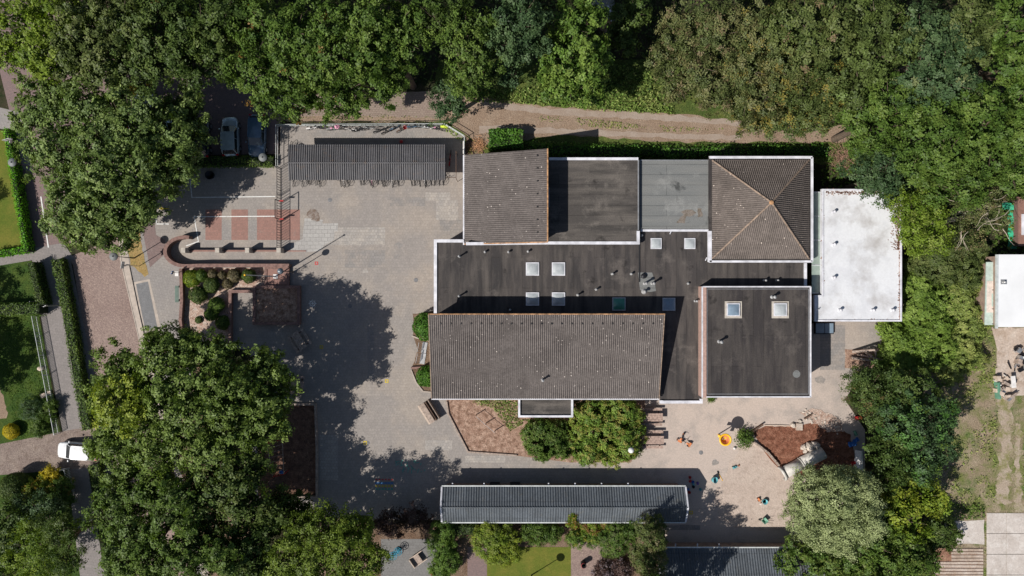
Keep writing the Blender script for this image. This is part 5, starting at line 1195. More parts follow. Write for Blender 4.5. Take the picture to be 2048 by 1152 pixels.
# junk piles and racks on the east yard
def junk(label, px, py, n, wx, wy, mats, seed, hh=.7):
    r = random.Random(seed); x, y = W(px, py); t = thing('scrap_pile', label, 'scrap pile', (x, y, 0))
    for k in range(n):
        m = r.choice(mats); k2 = r.random(); cx, cy = r.uniform(-wx, wx), r.uniform(-wy, wy)
        if k2 < .55: MB().box(cx, cy, r.uniform(0, hh*.6), r.uniform(.3, 1.1), r.uniform(.08, .35), r.uniform(.05, .3), r.uniform(0, 3)).build('plank', m, t)
        elif k2 < .8: MB().tube((cx, cy, .1), (cx+r.uniform(-.8, .8), cy+r.uniform(-.8, .8), r.uniform(.2, hh)), .06, seg=7).build('pipe', m, t)
        else: MB().box(cx, cy, 0, .5, .4, r.uniform(.3, hh), r.uniform(0, 3)).build('box', m, t)
junk('heap of grey and brown scrap timber at the right edge', 2036, 718, 26, .8, 1.1, [m_woodgrey, m_wood, m_galv, m_darkmetal], 5, .9)
junk('heap of scrap with a pale panel and a green frame on the concrete', 2006, 775, 24, .9, 1.0, [m_palelog, m_woodgrey, m_galv, m_pipe], 9)
o = single(MB().box(0, 0, .05, .12, 1.7, .6).box(.2, 0, .05, .08, 1.7, .5), 'trough', m_green, 'narrow green trough beside the scrap heap', 'trough', None); o.location = W3(1989, 780); o.rotation_euler = (0, 0, .08)
o = single(MB().box(0, 0, .6, .45, 1.2, .06, .1).box(0, -.4, 0, .3, .3, .6), 'panel', m_whitep, 'pale grey panel standing on the scrap heap', 'panel', None); o.location = W3(2018, 762)
t = wthing('slatted_deck', 'worn slatted timber deck at the lower right, beside the concrete slabs', 'deck', 1920, 1122)
for k in range(13):
    xa, y = W(1868 if k > 3 else 1902, 1099+k*6.6); xb, _ = W(1965, 1099); MB().box((xa+xb)/2, y+rnd.uniform(-.02, .02), .05, xb-xa, .25, .06, rnd.uniform(-.006, .006)).build('slat', m_oldslab, t)
MB().prism(WP([(1870, 1096), (1966, 1096), (1966, 1190), (1870, 1190)]), .03, .045).build('bed', m_rust, t)
# garden things along the bottom edge
def gchair(label, px, py, rot, m):
    x, y = W(px, py); t = thing('garden_chair', label, 'garden chair', (x, y, 0), rot); MB().box(0, 0, .4, .5, .5, .05).build('seat', m, t); MB().box(-.27, 0, .45, .05, .5, .45).build('backrest', m, t)
    for a in (-.22, .22):
        MB().box(0, a*1.25, .62, .6, .05, .04).build('armrest', m, t)
        for b in (-.22, .22): MB().tube((b, a, 0), (b, a, .4), .025, seg=6).build('leg', m, t)
def ringchair(label, px, py):
    x, y = W(px, py); t = thing('garden_table', label, 'garden table', (x, y, 0)); MB().torus((0, 0, .7), .4, .03, 'z', 24, 6).torus((0, 0, .7), .22, .025, 'z', 20, 6).box(0, 0, .69, .8, .04, .02).box(0, 0, .69, .8, .04, .02, 1.05).box(0, 0, .69, .8, .04, .02, 2.1).lathe((0, 0, .68), [(.12, 0), (.12, .02), (.01, .02)], 12).build('table_top', plain('blue_enamel', (.03, .25, .36), .4), t); MB().tube((0, 0, 0), (0, 0, .68), .04).lathe((0, 0, 0), [(.25, 0), (.25, .03), (.01, .05)], 12).build('leg', m_darkmetal, t)
ringchair('round blue garden table on the back patio, nearer the shed', 798, 1098); ringchair('round blue garden table on the back patio, nearer the pale tree', 788, 1107)
t = thing('garden_lounger', 'beige wooden lounge chair on the back patio', 'garden chair', W3(834, 1117), math.radians(35))
MB().box(0, 0, .38, .95, .9, .06).build('seat', m_woodgrey, t)
for s in (-.5, .5): MB().box(.25, s, .45, 1.5, .08, .06).build('arm', m_palelog, t)
MB().box(-.5, 0, .3, .08, 1.0, .5).build('backrest', m_palelog, t)
for a in (-.4, .4):
    for b in (-.4, .4): MB().tube((a, b, 0), (a, b, .4), .03, seg=6).build('leg', m_wooddark, t)
single(MB().ball((0, 0, .6), .28, .28, .22).tube((0, 0, 0), (0, 0, .5), .04), 'red_stool', m_red, 'round red stool at the lower edge by the narrow shrub', 'stool', None).location = W3(866, 1140)
o = thing('garden_barrel', 'black and dark red barrel standing on the pink brick patio', 'barrel', W3(1166, 1125)); MB().lathe((0, 0, 0), [(.24, 0), (.28, .4), (.25, .9), (.22, .9), (.2, .3), (.01, .3)], 18).build('drum', m_blackplastic, o); MB().torus((0, 0, .85), .26, .02, 'z', 20, 5).build('hoop', m_red, o)
single(MB().ball((0, 0, .12), .12).lathe((0, 0, 0), [(.1, 0), (.06, .1)], 8), 'garden_light', m_whitep, 'small white ball lamp at the edge of the brick patio', 'garden light', None).location = W3(1201, 1122)
single(MB().box(0, 0, 0, .5, .4, .35, .4).box(.5, .3, 0, .3, .3, .2), 'garden_stones', m_palelog, 'pinkish rocks among the plants behind the picket fence', 'stone', None).location = W3(90, 790)
single(MB().ball((0, 0, .2), .3, .25, .25, 9, 6, jit=.2), 'boulder', m_palelog, 'orange-brown boulder on the grass behind the picket fence', 'boulder', None).location = W3(84, 737)
single(MB().lathe((0, 0, 0), [(.01, .02), (.35, .05), (.42, .4), (.46, .4), (.38, 0), (.01, 0)], 16), 'planter', m_darkmetal, 'dark bowl standing on the court in the tree shade', 'planter', None).location = W3(422, 351)
# ------------------------------------------------------------------ hedges, shrubs, cover
hedge('clipped hedge strip between footpath and brick street', [(112, 518), (135, 640), (155, 768), (172, 860)], .95, 1.1, G_MID, group='street hedges')
hedge('clipped hedge strip south of the driveway', [(186, 930), (200, 1010), (228, 1160)], .95, 1.1, G_MID, group='street hedges')
hedge('bright clipped hedge round the mown lawn at the far left', [(9, 256), (49, 499), (-30, 510)], .5, 1.25, [(.06, .15, .008), (.08, .2, .01), (.1, .24, .015)])
hedge('broad dark hedge south of the shaded lawn', [(-30, 621), (76, 618)], 1.2, 1.5, G_MID)
hedge('dark hedge between the shaded lawn and the footpath', [(58, 525), (80, 610)], .7, 1.5, G_DARK)
hedge('low hedge strip south of the parked cars', [(350, 322), (545, 322)], 1.0, .8, G_MID)
hedge('square clipped laurel hedge by the sloping tiled roof', [(978, 277), (1046, 277)], 1.9, 1.6, G_LAUREL, leaf=.24)
hedge('dark ivy hedge along the north wall of the school', [(1060, 297), (1280, 303)], .9, .9, G_LAUREL, leaf=.2, jit=.15)
hedge('low shady hedge north of the hipped roof', [(1285, 303), (1655, 300)], .8, .8, G_LAUREL, leaf=.2, jit=.15)
hedge('hedge along the south side of the blue-grey shed', [(905, 1062), (1000, 1064)], 1.0, 1.4, G_DARK, jit=.18)
G_THICK0 = [(.055, .09, .018), (.095, .135, .028), (.16, .19, .045)]
def shrub(name, label, px, py, r, h, pal, leaf=.18, group=None, mat=None, cl=9, per=12, subk=.42, spread=.1, accent=None, flat=.8, more=(), holes=-2.2):
    return tree(name, label, 'shrub', [(px, py, r, h)]+list(more), pal, group, mat, trunk=False, leaf=leaf, cl=cl, per=per, subk=subk, spread=spread, accent=accent, flat=flat, low=-.1, holes=holes, ragged=.35)
dome('round_shrub', 'large dark green round shrub at the north-west corner of the long tiled roof', 853, 653, 27, 1.7, G_LAUREL, None, .17, .1)
dome('round_shrub', 'smaller bright green round shrub below the grey stands', 853, 753, 20, 1.4, G_LAUREL, None, .16, .1)
GB = 'clipped shrubs on the pebble bed'
for lab, px, py, r, h, pal in (('bright yellow-green shrub at the top left of the pebble bed', 383, 557, 17, 1.0, G_YEL), ('yellow-green shrub touching the bright one', 402, 551, 12, 1.0, G_MID), ('grey-brown dome shrub in the middle of the pebble bed', 422, 570, 15, 1.1, G_TOPI), ('dark green ball shrub nearest the green bench', 395, 590, 16.5, 1.3, G_TOPI), ('brown heath shrub at the wall, west', 425, 549, 10, .8, G_HEATH), ('brown heath shrub at the wall, small', 444, 550, 8, .7, G_HEATH), ('brown heath shrub at the wall, large', 468, 551, 13, .9, G_HEATH), ('brown heath shrub below the large one', 455, 568, 10, .8, G_HEATH), ('green ball shrub under the tall mast', 497, 552, 13.5, 1.1, G_TOPI), ('light green shrub, upper of the pair', 432, 610, 15, 1.0, G_FRESH), ('light green shrub, lower of the pair', 422, 629, 13, .9, G_FRESH), ('tiny dry tuft on the pebble bed', 397, 640, 7, .3, G_TOPI), ('dark shrub half under the tree at the pebble bed', 445, 645, 14, .9, G_MID)):
    dome('shrub', lab, px, py, r, h, pal, GB, .12, .1)
shrub('bush', 'rounded green bush south of the flat porch', 1090, 878, 40, 2.0, G_MID, .24, more=[(1068, 868, 26, 2.2), (1115, 895, 26, 1.6), (1122, 862, 20, 1.7), (1088, 905, 20, 1.5)], accent=((.17, .22, .06), .2), holes=-1.1)
shrub('bush', 'large yellow-green flowering bush east of the porch', 1215, 862, 46, 2.6, G_THICK0, .25, more=[(1175, 890, 36, 2.4), (1250, 880, 40, 2.5), (1240, 835, 40, 3.0), (1195, 825, 38, 3.0), (1165, 835, 26, 2.4), (1225, 905, 28, 1.8), (1268, 862, 22, 1.9), (1155, 900, 22, 1.7), (1262, 830, 24, 2.6)], accent=((.26, .25, .06), .35), holes=-1.0)
shrub('low_plant', 'spiky green plant at the corner of the sand and the bark bed', 1491, 877, 17, .7, G_MID, .22, cl=6, per=10, spread=.14)
shrub('low_plant', 'small green plant against the wall between the two flat roofs', 1422, 797, 6, .4, G_MID, .16)
GE = 'shrubs along the east edge of the yard'
G_THICK = [(.06, .09, .02), (.10, .14, .03), (.16, .195, .055)]
G_THIN = [(.09, .11, .035), (.14, .16, .05), (.22, .21, .09)]
shrub('bush', 'bright green leafy bush at the lower right corner of the white annex', 1800, 690, 34, 1.5, G_THICK, .24, GE, more=[(1785, 660, 22, 1.4), (1810, 725, 32, 1.5), (1780, 720, 24, 1.3)])
shrub('bush', 'broad fresh green thicket east of the white annex', 1850, 620, 45, 1.7, G_THICK, .24, GE, more=[(1835, 580, 35, 1.8), (1870, 660, 42, 1.7), (1880, 600, 40, 1.7), (1850, 700, 40, 1.5), (1890, 700, 34, 1.4)], holes=-1.3)
shrub('bush', 'pale green thicket touching the white roof building', 1925, 600, 40, 1.6, G_THIN, .24, GE, more=[(1950, 650, 34, 1.3), (1930, 690, 38, 1.2), (1905, 735, 30, .9), (1955, 720, 24, .9), (1940, 560, 30, 1.7)], holes=-1.2)
shrub('bush', 'dull grey-green thicket between the annex and the white roof building', 1890, 520, 48, 2.2, G_OLIVE, .24, GE, more=[(1930, 545, 42, 2.0), (1850, 530, 34, 2.2), (1940, 500, 36, 2.2), (1955, 540, 24, 1.8)])
GR = 'shrubs behind the blue-grey shed'
for lab, px, py, r, h, pal, ac, more in (('narrow tall green shrub west of the shed gable', 885, 1060, 24, 2.6, G_FRESH, None, [(880, 1090, 26, 2.4), (895, 1120, 28, 2.0), (880, 1140, 24, 1.6)]),
    ('bright lime round shrub at the corner of the garden lawn', 990, 1085, 40, 2.9, G_YEL, ((.2, .24, .05), .3), [(970, 1075, 26, 2.6), (1005, 1110, 30, 2.3), (1015, 1080, 24, 2.5)]),
    ('dark green shrub against the shed west of the middle', 1080, 1068, 28, 1.9, G_MID, None, [(1060, 1062, 20, 1.9), (1105, 1070, 20, 1.7)]),
    ('orange-tinged yellow bush growing over the shed gutter', 1147, 1046, 14, 2.7, G_YEL, ((.3, .16, .03), .4), [(1146, 1032, 8, 2.8)]),
    ('brownish low bush between yellow bush and dark shrub', 1190, 1052, 20, 2.0, G_YEL, ((.25, .13, .05), .5), [(1175, 1056, 14, 1.8), (1212, 1050, 14, 1.9)]),
    ('bright green ground shrub beside the pink patio', 1185, 1072, 22, 1.0, G_FRESH, ((.25, .25, .04), .2), [(1150, 1078, 18, .9), (1205, 1068, 18, 1.1)]),
    ('mottled green shrub at the north-east of the pink patio', 1235, 1075, 36, 2.7, G_MID, ((.13, .15, .06), .2), [(1225, 1095, 24, 2.2), (1262, 1062, 22, 2.7)]),
    ('tall olive ivy shrub at the shed east end', 1303, 1055, 26, 4.6, G_OLIVE, ((.2, .17, .09), .25), [(1308, 1085, 30, 6.6), (1305, 1115, 30, 6.2), (1300, 1145, 28, 5.6), (1280, 1110, 22, 4.5)]),
    ('purple-leaved shrub at the lower edge by the ball lamp', 1210, 1148, 28, 1.4, G_PURP, ((.25, .2, .22), .3), [(1240, 1140, 26, 1.3)])):
    shrub('bush', lab, px, py, r, h, pal, .19, GR, accent=ac, more=more)
GP = 'plants in the lower left garden'
dome('gold_shrub', 'golden yellow round conifer by the driveway', 21, 863, 15, 1.0, G_GOLD, GP, .1)
shrub('conifer', 'blue-green low juniper by the picket fence', 58, 820, 27, 1.3, G_BLUE, .16, GP, cl=6, per=9)
shrub('bush', 'mixed green plants between juniper and fence', 88, 830, 20, 1.2, G_MID, .18, GP, more=[(75, 855, 18, .9), (100, 812, 14, 1.1)])
shrub('gold_shrub', 'orange-gold shrub behind the short white fence', 98, 950, 17, 1.8, G_GOLD, .18, GP)
shrub('bush', 'yellowish green shrub left of the gold one', 62, 980, 24, 2.0, G_YEL, .2, GP, accent=((.3, .2, .03), .25), more=[(85, 970, 18, 1.8)])
shrub('bush', 'green shrub inside the corner of the short white fence', 120, 975, 22, 2.1, G_MID, .2, GP, more=[(130, 1000, 18, 2.0)], accent=((.25, .2, .04), .15))
dome('dome_conifer', 'smooth dark dome-shaped conifer at the far lower left', 28, 975, 27, 2.6, G_TOPI, GP, .12)
# tall grass and weeds
cover('tall_grass', [(930, 205), (935, 170), (1000, 180), (1080, 175), (1230, 130), (1320, 150), (1350, 230), (1200, 222), (1080, 210)], 60, .55, G_GRASS, .28, 'tall green and yellow grass on the verge north of the track', 'grass')
cover('tall_grass', [(1045, 282), (1180, 286), (1330, 290), (1480, 292), (1640, 290), (1700, 300), (1650, 330), (1640, 308), (1480, 306), (1280, 312), (1090, 312), (1040, 300)], 60, .4, G_GRASS, .24, 'grass fringe between the track and the school', 'grass')
cover('track_grass', [(1080, 232), (1150, 236), (1240, 244), (1290, 250), (1380, 254), (1450, 258), (1380, 264), (1270, 260), (1180, 254), (1080, 243)], 75, .14, G_WEED, .2, 'grass strip between the wheel ruts of the track', 'grass', patch=.9)
cover('track_weeds', [(640, 222), (740, 228), (890, 236), (890, 246), (560, 247), (560, 232)], 14, .15, G_WEED, .16, 'weeds along the fence of the bicycle yard', 'grass', patch=.8)
cover('meadow_grass', [(1890, 640), (1985, 655), (1995, 800), (1990, 1000), (1960, 1030), (1880, 1000), (1860, 860), (1880, 760)], 34, .3, G_WEED, .24, 'dry and green grass on the worn field', 'grass', patch=1.0)
cover('meadow_grass', [(2048, 800), (2060, 800), (2060, 1022), (2044, 1000), (2046, 900)], 30, .25, G_GRASS, .24, 'green grass strip east of the vehicle track', 'grass')
cover('lawn_grass', [(0, 632), (76, 634), (112, 860), (30, 880), (20, 800), (0, 740)], 80, .12, [(.035, .07, .01), (.06, .10, .015), (.11, .14, .03)], .13, 'lush green lawn behind the picket fence', 'grass')
cover('bed_grass', [(940, 799), (1034, 799), (1036, 836), (1060, 840), (1020, 862), (1003, 840), (985, 815), (950, 808)], 110, .25, G_GRASS, .2, 'rough grass between the porch and the chip bed', 'grass')
cover('bank_weeds', [(1885, 1005), (1968, 1008), (1968, 1038), (1915, 1040), (1885, 1040)], 90, .5, G_FRESH, .22, 'bright weeds north of the small slab', 'weeds', lump=1.2)
cover('corner_weeds', [(885, 250), (896, 252), (932, 282), (930, 292), (918, 280), (890, 262)], 110, .3, [(.08, .14, .01), (.14, .2, .02), (.22, .26, .04)], .16, 'bright green weeds in the fence corner', 'weeds')
cover('corner_weeds', [(938, 295), (960, 298), (975, 312), (935, 312)], 60, .3, G_YEL, .16, 'yellow-green weeds beside the sloping tiled roof', 'weeds')
cover('slab_joint_grass', [(1968, 1040), (1972, 1040), (1973, 1150), (1967, 1150)], 60, .12, G_WEED, .12, 'weeds in the gap beside the concrete slabs', 'grass')
cover('thicket_floor', [(1640, 300), (1800, 290), (2100, 300), (2100, 640), (1960, 660), (1880, 780), (1760, 1160), (1660, 1160), (1760, 900), (1770, 640), (1806, 640), (1806, 375), (1640, 375)], 16, .9, G_MID, .36, 'low green undergrowth beneath the eastern trees', 'undergrowth', aspect=.6)
cover('forest_undergrowth', [(0, -40), (2100, -40), (2100, 300), (1560, 250), (1340, 200), (950, 165), (560, 170), (260, 140), (0, 120)], 9, .8, G_DARK, .36, 'dark undergrowth beneath the northern wood', 'undergrowth', aspect=.6)
mb = MB()
for k in range(260):
    a = rnd.uniform(0, 6.28); x, y = W(rnd.gauss(1681, 10), rnd.gauss(318, 14)); L = rnd.uniform(.3, .9)
    mb.tube((x, y, rnd.uniform(.05, .5)), (x+L*math.cos(a), y+L*math.sin(a), rnd.uniform(.05, .6)), .02, .01, 4, cap=False)
o = single(mb, 'brushwood_heap', plain('dead_brown', (.33, .2, .14), .9, scale=4, var=.4), 'heap of dry brown brushwood at the corner of the hipped roof', 'brushwood', W3(1681, 318)); o['kind'] = 'stuff'
mb = MB()
for k in range(200):
    a = rnd.uniform(0, 6.28); x, y = W(rnd.gauss(959, 7), rnd.gauss(289, 7)); L = rnd.uniform(.2, .5)
    mb.tube((x, y, rnd.uniform(.03, .3)), (x+L*math.cos(a), y+L*math.sin(a), rnd.uniform(.03, .3)), .02, .01, 4, cap=False)
o = single(mb, 'leaf_heap', plain('orange_dead_leaves', (.5, .28, .15), .9, scale=4, var=.4), 'heap of orange dead leaves beside the laurel hedge', 'leaf heap', W3(959, 289)); o['kind'] = 'stuff'
# ------------------------------------------------------------------ trees
NW = 'wood north of the car park'; NE = 'wood north-east of the school'; SW_ = 'big trees over the lower left'
tree('plane_tree', 'huge pale green tree over the street corner and the car park', 'tree', [(95, 190, 60, 8.5), (180, 225, 75, 10.5), (255, 245, 75, 10.8), (110, 290, 80, 10), (215, 320, 85, 11), (310, 285, 70, 9.5), (365, 250, 45, 8), (150, 390, 75, 9.5), (245, 395, 75, 9), (335, 330, 55, 7.5), (190, 455, 55, 8), (130, 440, 40, 7), (255, 440, 35, 7), (360, 215, 40, 8), (60, 230, 35, 8)], G_PLANE, leaf=.36, fill=130, accent=((.17, .24, .085), .2))
tree('lime_tree', 'yellow-green tree in the top left corner', 'tree', [(40, 40, 60, 11), (95, 25, 55, 11.5), (85, 100, 55, 10.5), (30, 105, 40, 9)], G_YEL[:2]+[(.13, .15, .03)], NW, leaf=.34)
tree('oak_tree', 'dull olive tree right of the yellow-green corner tree', 'tree', [(165, 40, 70, 12), (200, 110, 60, 11), (140, 110, 45, 10), (235, 30, 55, 12)], G_OLIVE, NW, fill=110)
tree('oak_tree', 'dark tree at the top edge above the huge pale tree', 'tree', [(290, 50, 65, 12), (270, 120, 50, 10.5), (335, 100, 50, 11), (320, 20, 50, 12)], G_DARK, NW, accent=((.15, .1, .03), .012))
tree('oak_tree', 'dark green tree above the hidden grey car', 'tree', [(390, 50, 60, 12), (370, 125, 45, 10), (430, 120, 45, 10.5), (440, 30, 55, 12)], G_DARK, NW)
tree('oak_tree', 'mid-green broad tree above the parked cars, touched with orange', 'tree', [(530, 60, 60, 12.5), (505, 140, 45, 11), (560, 140, 55, 11.5), (590, 60, 60, 13), (545, 195, 38, 9), (600, 200, 32, 8.5), (495, 40, 45, 11.5)], G_MID, NW, accent=((.24, .14, .04), .025))
tree('oak_tree', 'green tree reaching down over the brick track', 'tree', [(665, 60, 60, 13), (650, 130, 50, 12), (700, 175, 42, 10), (660, 190, 36, 9), (725, 110, 55, 12.5), (735, 40, 50, 13), (700, 210, 24, 7)], G_MID, NW, accent=((.2, .14, .04), .02))
tree('oak_tree', 'round green tree at the edge of the dark gap', 'tree', [(790, 45, 52, 12), (785, 120, 48, 11.5), (775, 170, 34, 10), (815, 85, 36, 11.5)], G_MID, NW)
tree('oak_tree', 'tall narrow oak west of the grassy verge', 'tree', [(870, 30, 45, 12), (935, 60, 55, 12), (950, 120, 50, 11), (930, 150, 40, 10)], G_OLIVE[:1]+G_MID[1:], NW, scatter=.95)
tree('small_tree', 'small dark tree with bare twigs at the bend of the track', 'tree', [(888, 205, 33, 6), (908, 180, 26, 6.5), (915, 210, 20, 5.5)], G_BLUE, None, leaf=.3, bark=m_barkpale)
tree('spruce_tree', 'dark feathery conifer at the top edge left of the bright tree', 'tree', [(1040, 30, 55, 13), (1010, 80, 40, 11), (1060, 85, 35, 11), (1010, 140, 28, 8)], G_BLUE, None)
tree('maple_tree', 'bright fresh green tree standing alone on the verge', 'tree', [(1145, 50, 50, 10.5), (1150, 105, 58, 10.5), (1110, 95, 34, 8.5), (1185, 130, 34, 8.5), (1140, 165, 45, 8), (1170, 30, 34, 10), (1105, 155, 26, 6), (1180, 175, 28, 6)], G_FRESH, None, leaf=.4, accent=((.17, .24, .05), .25))
tree('shade_tree', 'dark tree in shadow filling the gap at the top edge', 'tree', [(1265, 20, 36, 6), (1250, 70, 30, 5)], G_DARK, None)
tree('hawthorn_tree', 'brownish green rough-textured tree right of the gap', 'tree', [(1370, 60, 55, 9.5), (1340, 110, 42, 8), (1400, 130, 50, 8.5), (1360, 175, 36, 6.5), (1440, 50, 55, 10), (1430, 180, 42, 7)], G_BROWN, NE, leaf=.28, cl=3.6, subk=.32, accent=((.2, .16, .085), .2))
tree('hawthorn_tree', 'brownish green tree reaching down to the track', 'tree', [(1520, 60, 55, 10), (1500, 130, 50, 9), (1540, 190, 45, 8), (1485, 210, 34, 6), (1510, 235, 34, 5.5), (1570, 120, 48, 9.5)], G_BROWN, NE, leaf=.28, cl=3.6, subk=.32, accent=((.26, .22, .06), .18))
tree('hawthorn_tree', 'olive yellow-tinged tree over the end of the track', 'tree', [(1610, 180, 52, 9), (1640, 230, 40, 7.5), (1590, 240, 36, 6.5), (1670, 170, 48, 9.5), (1545, 245, 26, 5.5)], G_OLIVE, NE, leaf=.28, cl=3.4, subk=.34, accent=((.26, .22, .05), .2))
tree('oak_tree', 'olive tree at the top edge above the yellow-tinged tree', 'tree', [(1620, 40, 58, 12), (1640, 105, 50, 11), (1690, 50, 55, 12.5), (1570, 40, 40, 11)], G_OLIVE, NE, accent=((.2, .15, .08), .06))
tree('oak_tree', 'green tree with loose branches in the north-east wood', 'tree', [(1760, 40, 55, 12.5), (1750, 110, 52, 12), (1720, 160, 42, 10.5), (1800, 80, 45, 12)], G_OLIVE[:2]+[(.095, .125, .04)], NE)
tree('oak_tree', 'mid-green tree north-east of the hipped roof', 'tree', [(1730, 220, 42, 9), (1770, 255, 48, 9.5), (1740, 290, 32, 7.5), (1790, 190, 46, 11)], G_MID, NE)
tree('maple_tree', 'bluish tree with pale shoots in the north-east wood', 'tree', [(1860, 60, 52, 12.5), (1900, 120, 52, 12.5), (1860, 140, 45, 12), (1920, 170, 42, 12), (1840, 190, 40, 11)], G_BLUE, NE, accent=((.17, .2, .08), .12))
tree('oak_tree', 'green tree at the top edge, second from the right corner', 'tree', [(1950, 40, 48, 12.5), (1940, 95, 36, 12)], G_OLIVE, NE)
tree('oak_tree', 'fresh green tree in the top right corner', 'tree', [(2030, 40, 55, 12.5), (2035, 120, 50, 12), (2060, 190, 45, 11)], G_MID, NE)
tree('ash_tree', 'broad green tree at the right edge below the corner tree', 'tree', [(1985, 240, 58, 12), (2045, 280, 55, 11.5), (1990, 310, 50, 11), (1950, 210, 42, 12), (2040, 350, 40, 10)], G_MID, NE)
tree('ash_tree', 'broad green tree in the middle of the north-east wood', 'tree', [(1870, 250, 52, 11.5), (1900, 310, 52, 11.5), (1840, 310, 45, 10), (1930, 370, 45, 10.5), (1870, 365, 40, 9.5)], G_MID, NE)
tree('willow_shrub', 'blue-grey tree overhanging the corner of the white annex', 'tree', [(1740, 335, 40, 8), (1785, 355, 40, 8.5), (1745, 375, 26, 7), (1785, 395, 26, 7), (1800, 320, 34, 8.5)], G_BLUE, NE, leaf=.28)
tree('birch_tree', 'yellow-green tree leaning over the right side of the white annex', 'tree', [(1835, 420, 46, 9), (1870, 460, 42, 8), (1840, 470, 34, 7), (1860, 400, 30, 8.5)], G_YEL[:2]+[(.15, .16, .05)], NE, leaf=.28)
tree('dead_top_tree', 'thin brownish tree showing bare white branches by the green cloth', 'tree', [(1955, 400, 42, 8), (1985, 440, 34, 7), (1925, 480, 34, 6.5), (1995, 395, 26, 7)], G_BROWN, None, leaf=.24, cl=1.7, per=9, bark=m_barkpale, accent=((.2, .16, .08), .25))
t = wthing('dead_branches', 'bare white branches of the thin brownish tree', 'branches', 1950, 420)
mb = MB()
for k in range(16):
    px, py = rnd.uniform(1915, 2010), rnd.uniform(370, 470); z = rnd.uniform(6.8, 8.2); x, y = W(px, py, z); a = rnd.uniform(0, 6.28); p = Vector((x, y, z)); pts = [p]
    for j in range(4): a += rnd.uniform(-.6, .6); p = p+Vector((math.cos(a)*.45, math.sin(a)*.45, rnd.uniform(-.1, .15))); pts.append(p)
    for j in range(4): mb.tube(pts[j], pts[j+1], .04-.008*j, .032-.008*j, 5, cap=False)
x, y = W(1950, 420, 4); mb.tube((x, y, 0), (x, y, 7.4), .16, .08); mb.build('branch', m_barkpale, t)
tree('yew_tree', 'dark brownish yew at the east edge of the paved yard', 'tree', [(1745, 775, 42, 5), (1790, 790, 42, 5.5), (1770, 830, 38, 5), (1720, 790, 24, 3.5), (1735, 750, 24, 4)], G_TOPI, None, leaf=.24, cl=3.4, accent=((.16, .12, .05), .08))
tree('chestnut_tree', 'dark green tree with bright tufts beside the worn field', 'tree', [(1840, 850, 52, 7.5), (1870, 890, 48, 7), (1800, 850, 34, 6), (1880, 840, 34, 7), (1850, 930, 40, 6)], G_BLUE[:2]+[(.06, .12, .03)], None, leaf=.34, accent=((.13, .2, .04), .13))
tree('chestnut_tree', 'dense dark tree above the white tarpaulin', 'tree', [(1790, 910, 40, 6.5), (1780, 950, 30, 5.5), (1830, 780, 40, 6)], G_DARK, None)
tree('silver_willow', 'large round silver-grey willow beside the sand', 'tree', [(1675, 1000, 62, 9), (1625, 985, 45, 7.5), (1720, 985, 48, 8), (1625, 1040, 48, 7.5), (1725, 1045, 50, 8), (1670, 1070, 52, 7.5), (1598, 1015, 28, 6), (1655, 966, 30, 7), (1705, 958, 28, 6.5), (1745, 1015, 28, 7)], G_SILVER, None, mat=m_leafdull, leaf=.22, cl=5.0, per=12, subk=.34, spread=.15, flat=.85, holes=-1.6, ragged=.5)
tree('laburnum_tree', 'bright yellow-green tree right of the silver willow', 'tree', [(1810, 1010, 38, 5.5), (1850, 990, 34, 5.5), (1870, 1010, 26, 4.5), (1825, 1050, 36, 5.5), (1790, 1000, 24, 5)], G_YEL, None, leaf=.36, accent=((.2, .24, .03), .2))
tree('field_maple', 'green tree at the lower edge below the silver willow', 'tree', [(1600, 1120, 38, 4), (1650, 1125, 40, 4.5), (1560, 1145, 24, 3), (1700, 1125, 38, 4.5)], G_MID, None, accent=((.14, .18, .04), .15))
tree('field_maple', 'green tree at the lower edge beside the slatted deck', 'tree', [(1760, 1100, 48, 5.5), (1810, 1110, 45, 5.5), (1850, 1130, 34, 4.5), (1760, 1150, 40, 5)], G_MID, None, accent=((.14, .18, .04), .12))
tree('low_tree', 'dark low tree casting shade on the small slab', 'tree', [(1890, 1060, 26, 3.2), (1870, 1080, 26, 3), (1900, 1085, 20, 2.6)], G_DARK, None)
tree('maple_tree', 'great maple over the lower left, its shade falling on the yard', 'tree', [(235, 740, 50, 9.5), (330, 720, 65, 11.5), (420, 715, 50, 11), (260, 800, 62, 11), (350, 800, 75, 12.5), (440, 780, 62, 12), (520, 740, 48, 10), (545, 790, 42, 9.5), (205, 800, 36, 9), (480, 860, 60, 11), (505, 800, 50, 10.5), (400, 890, 60, 11), (310, 890, 65, 11), (540, 850, 38, 9), (225, 880, 45, 9.5), (250, 930, 45, 9), (203, 892, 30, 8.5), (380, 690, 28, 9.5), (310, 680, 24, 9)], [(.048, .068, .018), (.08, .106, .027), (.14, .168, .058)], SW_, leaf=.36, fill=130, accent=((.16, .23, .06), .18))
tree('golden_maple', 'yellowish crown at the street side of the great maple', 'tree', [(222, 800, 40, 12), (245, 830, 36, 12.4), (200, 830, 26, 11)], [(.09, .11, .02), (.15, .17, .03), (.22, .22, .04)], SW_, leaf=.34)
tree('maple_tree', 'dull green tree at the lower left edge below the great maple', 'tree', [(235, 1010, 58, 10), (270, 1090, 62, 10.5), (340, 1020, 60, 11), (360, 1110, 58, 11), (205, 1040, 34, 9), (300, 980, 50, 10), (430, 1120, 50, 10.5), (300, 1140, 50, 10), (240, 1140, 40, 9.5)], G_OLIVE[:1]+G_MID[1:], SW_, fill=130)
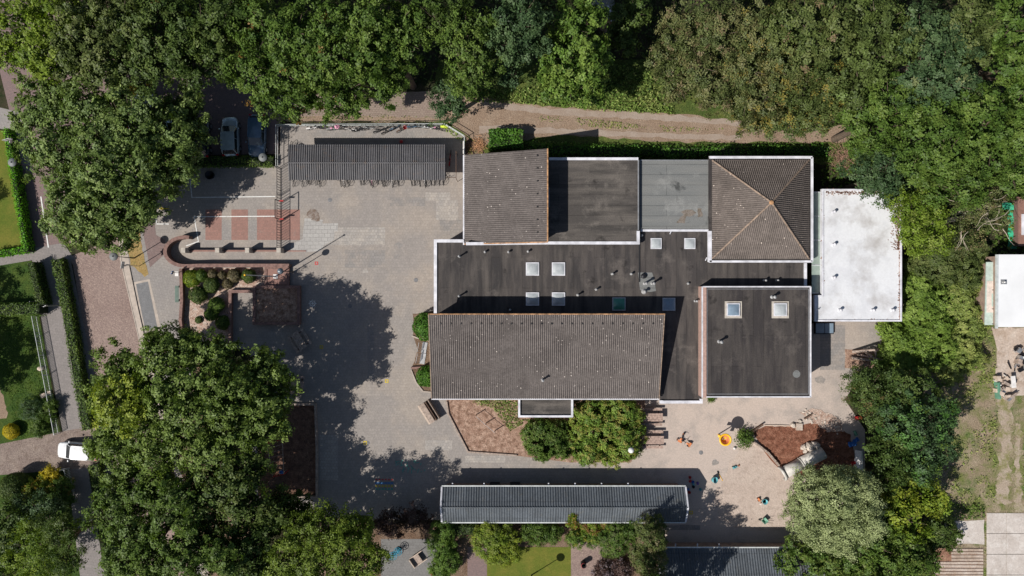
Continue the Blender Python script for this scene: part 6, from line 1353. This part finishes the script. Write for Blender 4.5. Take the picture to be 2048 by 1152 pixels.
tree('maple_tree', 'dark shaded tree between the great maple and the play pit', 'tree', [(440, 960, 58, 10), (480, 1020, 50, 9), (400, 1000, 50, 9.5), (505, 935, 34, 8.5), (530, 1050, 44, 8), (480, 1090, 50, 9), (510, 1140, 44, 8), (415, 1060, 45, 9), (550, 1015, 34, 6), (590, 1030, 36, 5)], G_DARK, SW_, fill=130, accent=((.12, .15, .04), .1))
tree('ash_tree', 'soft yellow-green tree at the bottom edge below the play pit', 'tree', [(600, 1090, 60, 8.5), (660, 1060, 52, 8), (700, 1110, 55, 9.5), (580, 1135, 50, 8.5), (640, 1140, 55, 9.5), (715, 1055, 32, 7), (745, 1120, 32, 8.5), (700, 1170, 50, 9.5)], [(.05, .07, .012), (.08, .105, .018), (.13, .15, .035)], SW_, leaf=.28, cl=3.4)
tree('plum_tree', 'dark purple-leaved hedge tree west of the blue-grey shed', 'tree', [(790, 1045, 26, 2.4), (830, 1040, 26, 2.4), (855, 1050, 18, 2.2), (765, 1050, 20, 2.2)], G_PURP, None, leaf=.24)
tree('fir_tree', 'yellow-green cypress at the lower left', 'tree', [(60, 1095, 42, 6), (85, 1135, 40, 6), (40, 1140, 38, 5.5), (45, 1070, 26, 5)], G_YEL[:2]+[(.15, .17, .03)], None, leaf=.24)
tree('fir_tree', 'black-green fir beside the cypress at the lower left', 'tree', [(115, 1075, 38, 8.5), (128, 1130, 36, 8.5), (95, 1050, 28, 6)], G_DARK, None, leaf=.24)
tree('spruce_tree', 'blue spruce in the lower left garden', 'tree', [(75, 1025, 34, 4.5), (40, 1010, 22, 3.5), (100, 1015, 22, 4)], G_BLUE[:2]+[(.09, .12, .08)], None, leaf=.24)
tree('spruce_tree', 'dark tree at the far lower left edge', 'tree', [(0, 1040, 32, 5), (10, 1090, 28, 5), (5, 1140, 28, 5)], G_DARK, None)
# neighbours' trees just beyond the left edge, which shade the gardens
for i, (px, py, r, h) in enumerate(((-285, 690, 80, 9), (-290, 820, 70, 10), (-320, 450, 30, 9))):
    tree('neighbour_tree', ('garden tree beyond the left edge beside the shaded lawn', 'garden tree beyond the left edge beside the lush lawn', 'garden tree beyond the left edge beside the mown lawn')[i], 'tree', [(px, py, r, h), (px-40, py+30, r, h-1)], G_MID, None)
tree('neighbour_tree', 'garden tree just below the lower edge, shading the second shed', 'tree', [(1292, 1222, 52, 11), (1335, 1250, 48, 10.5), (1350, 1300, 45, 8.5), (1310, 1290, 50, 9)], G_MID, None)
for o in bpy.data.objects:
    if '_o' in o: del o['_o']
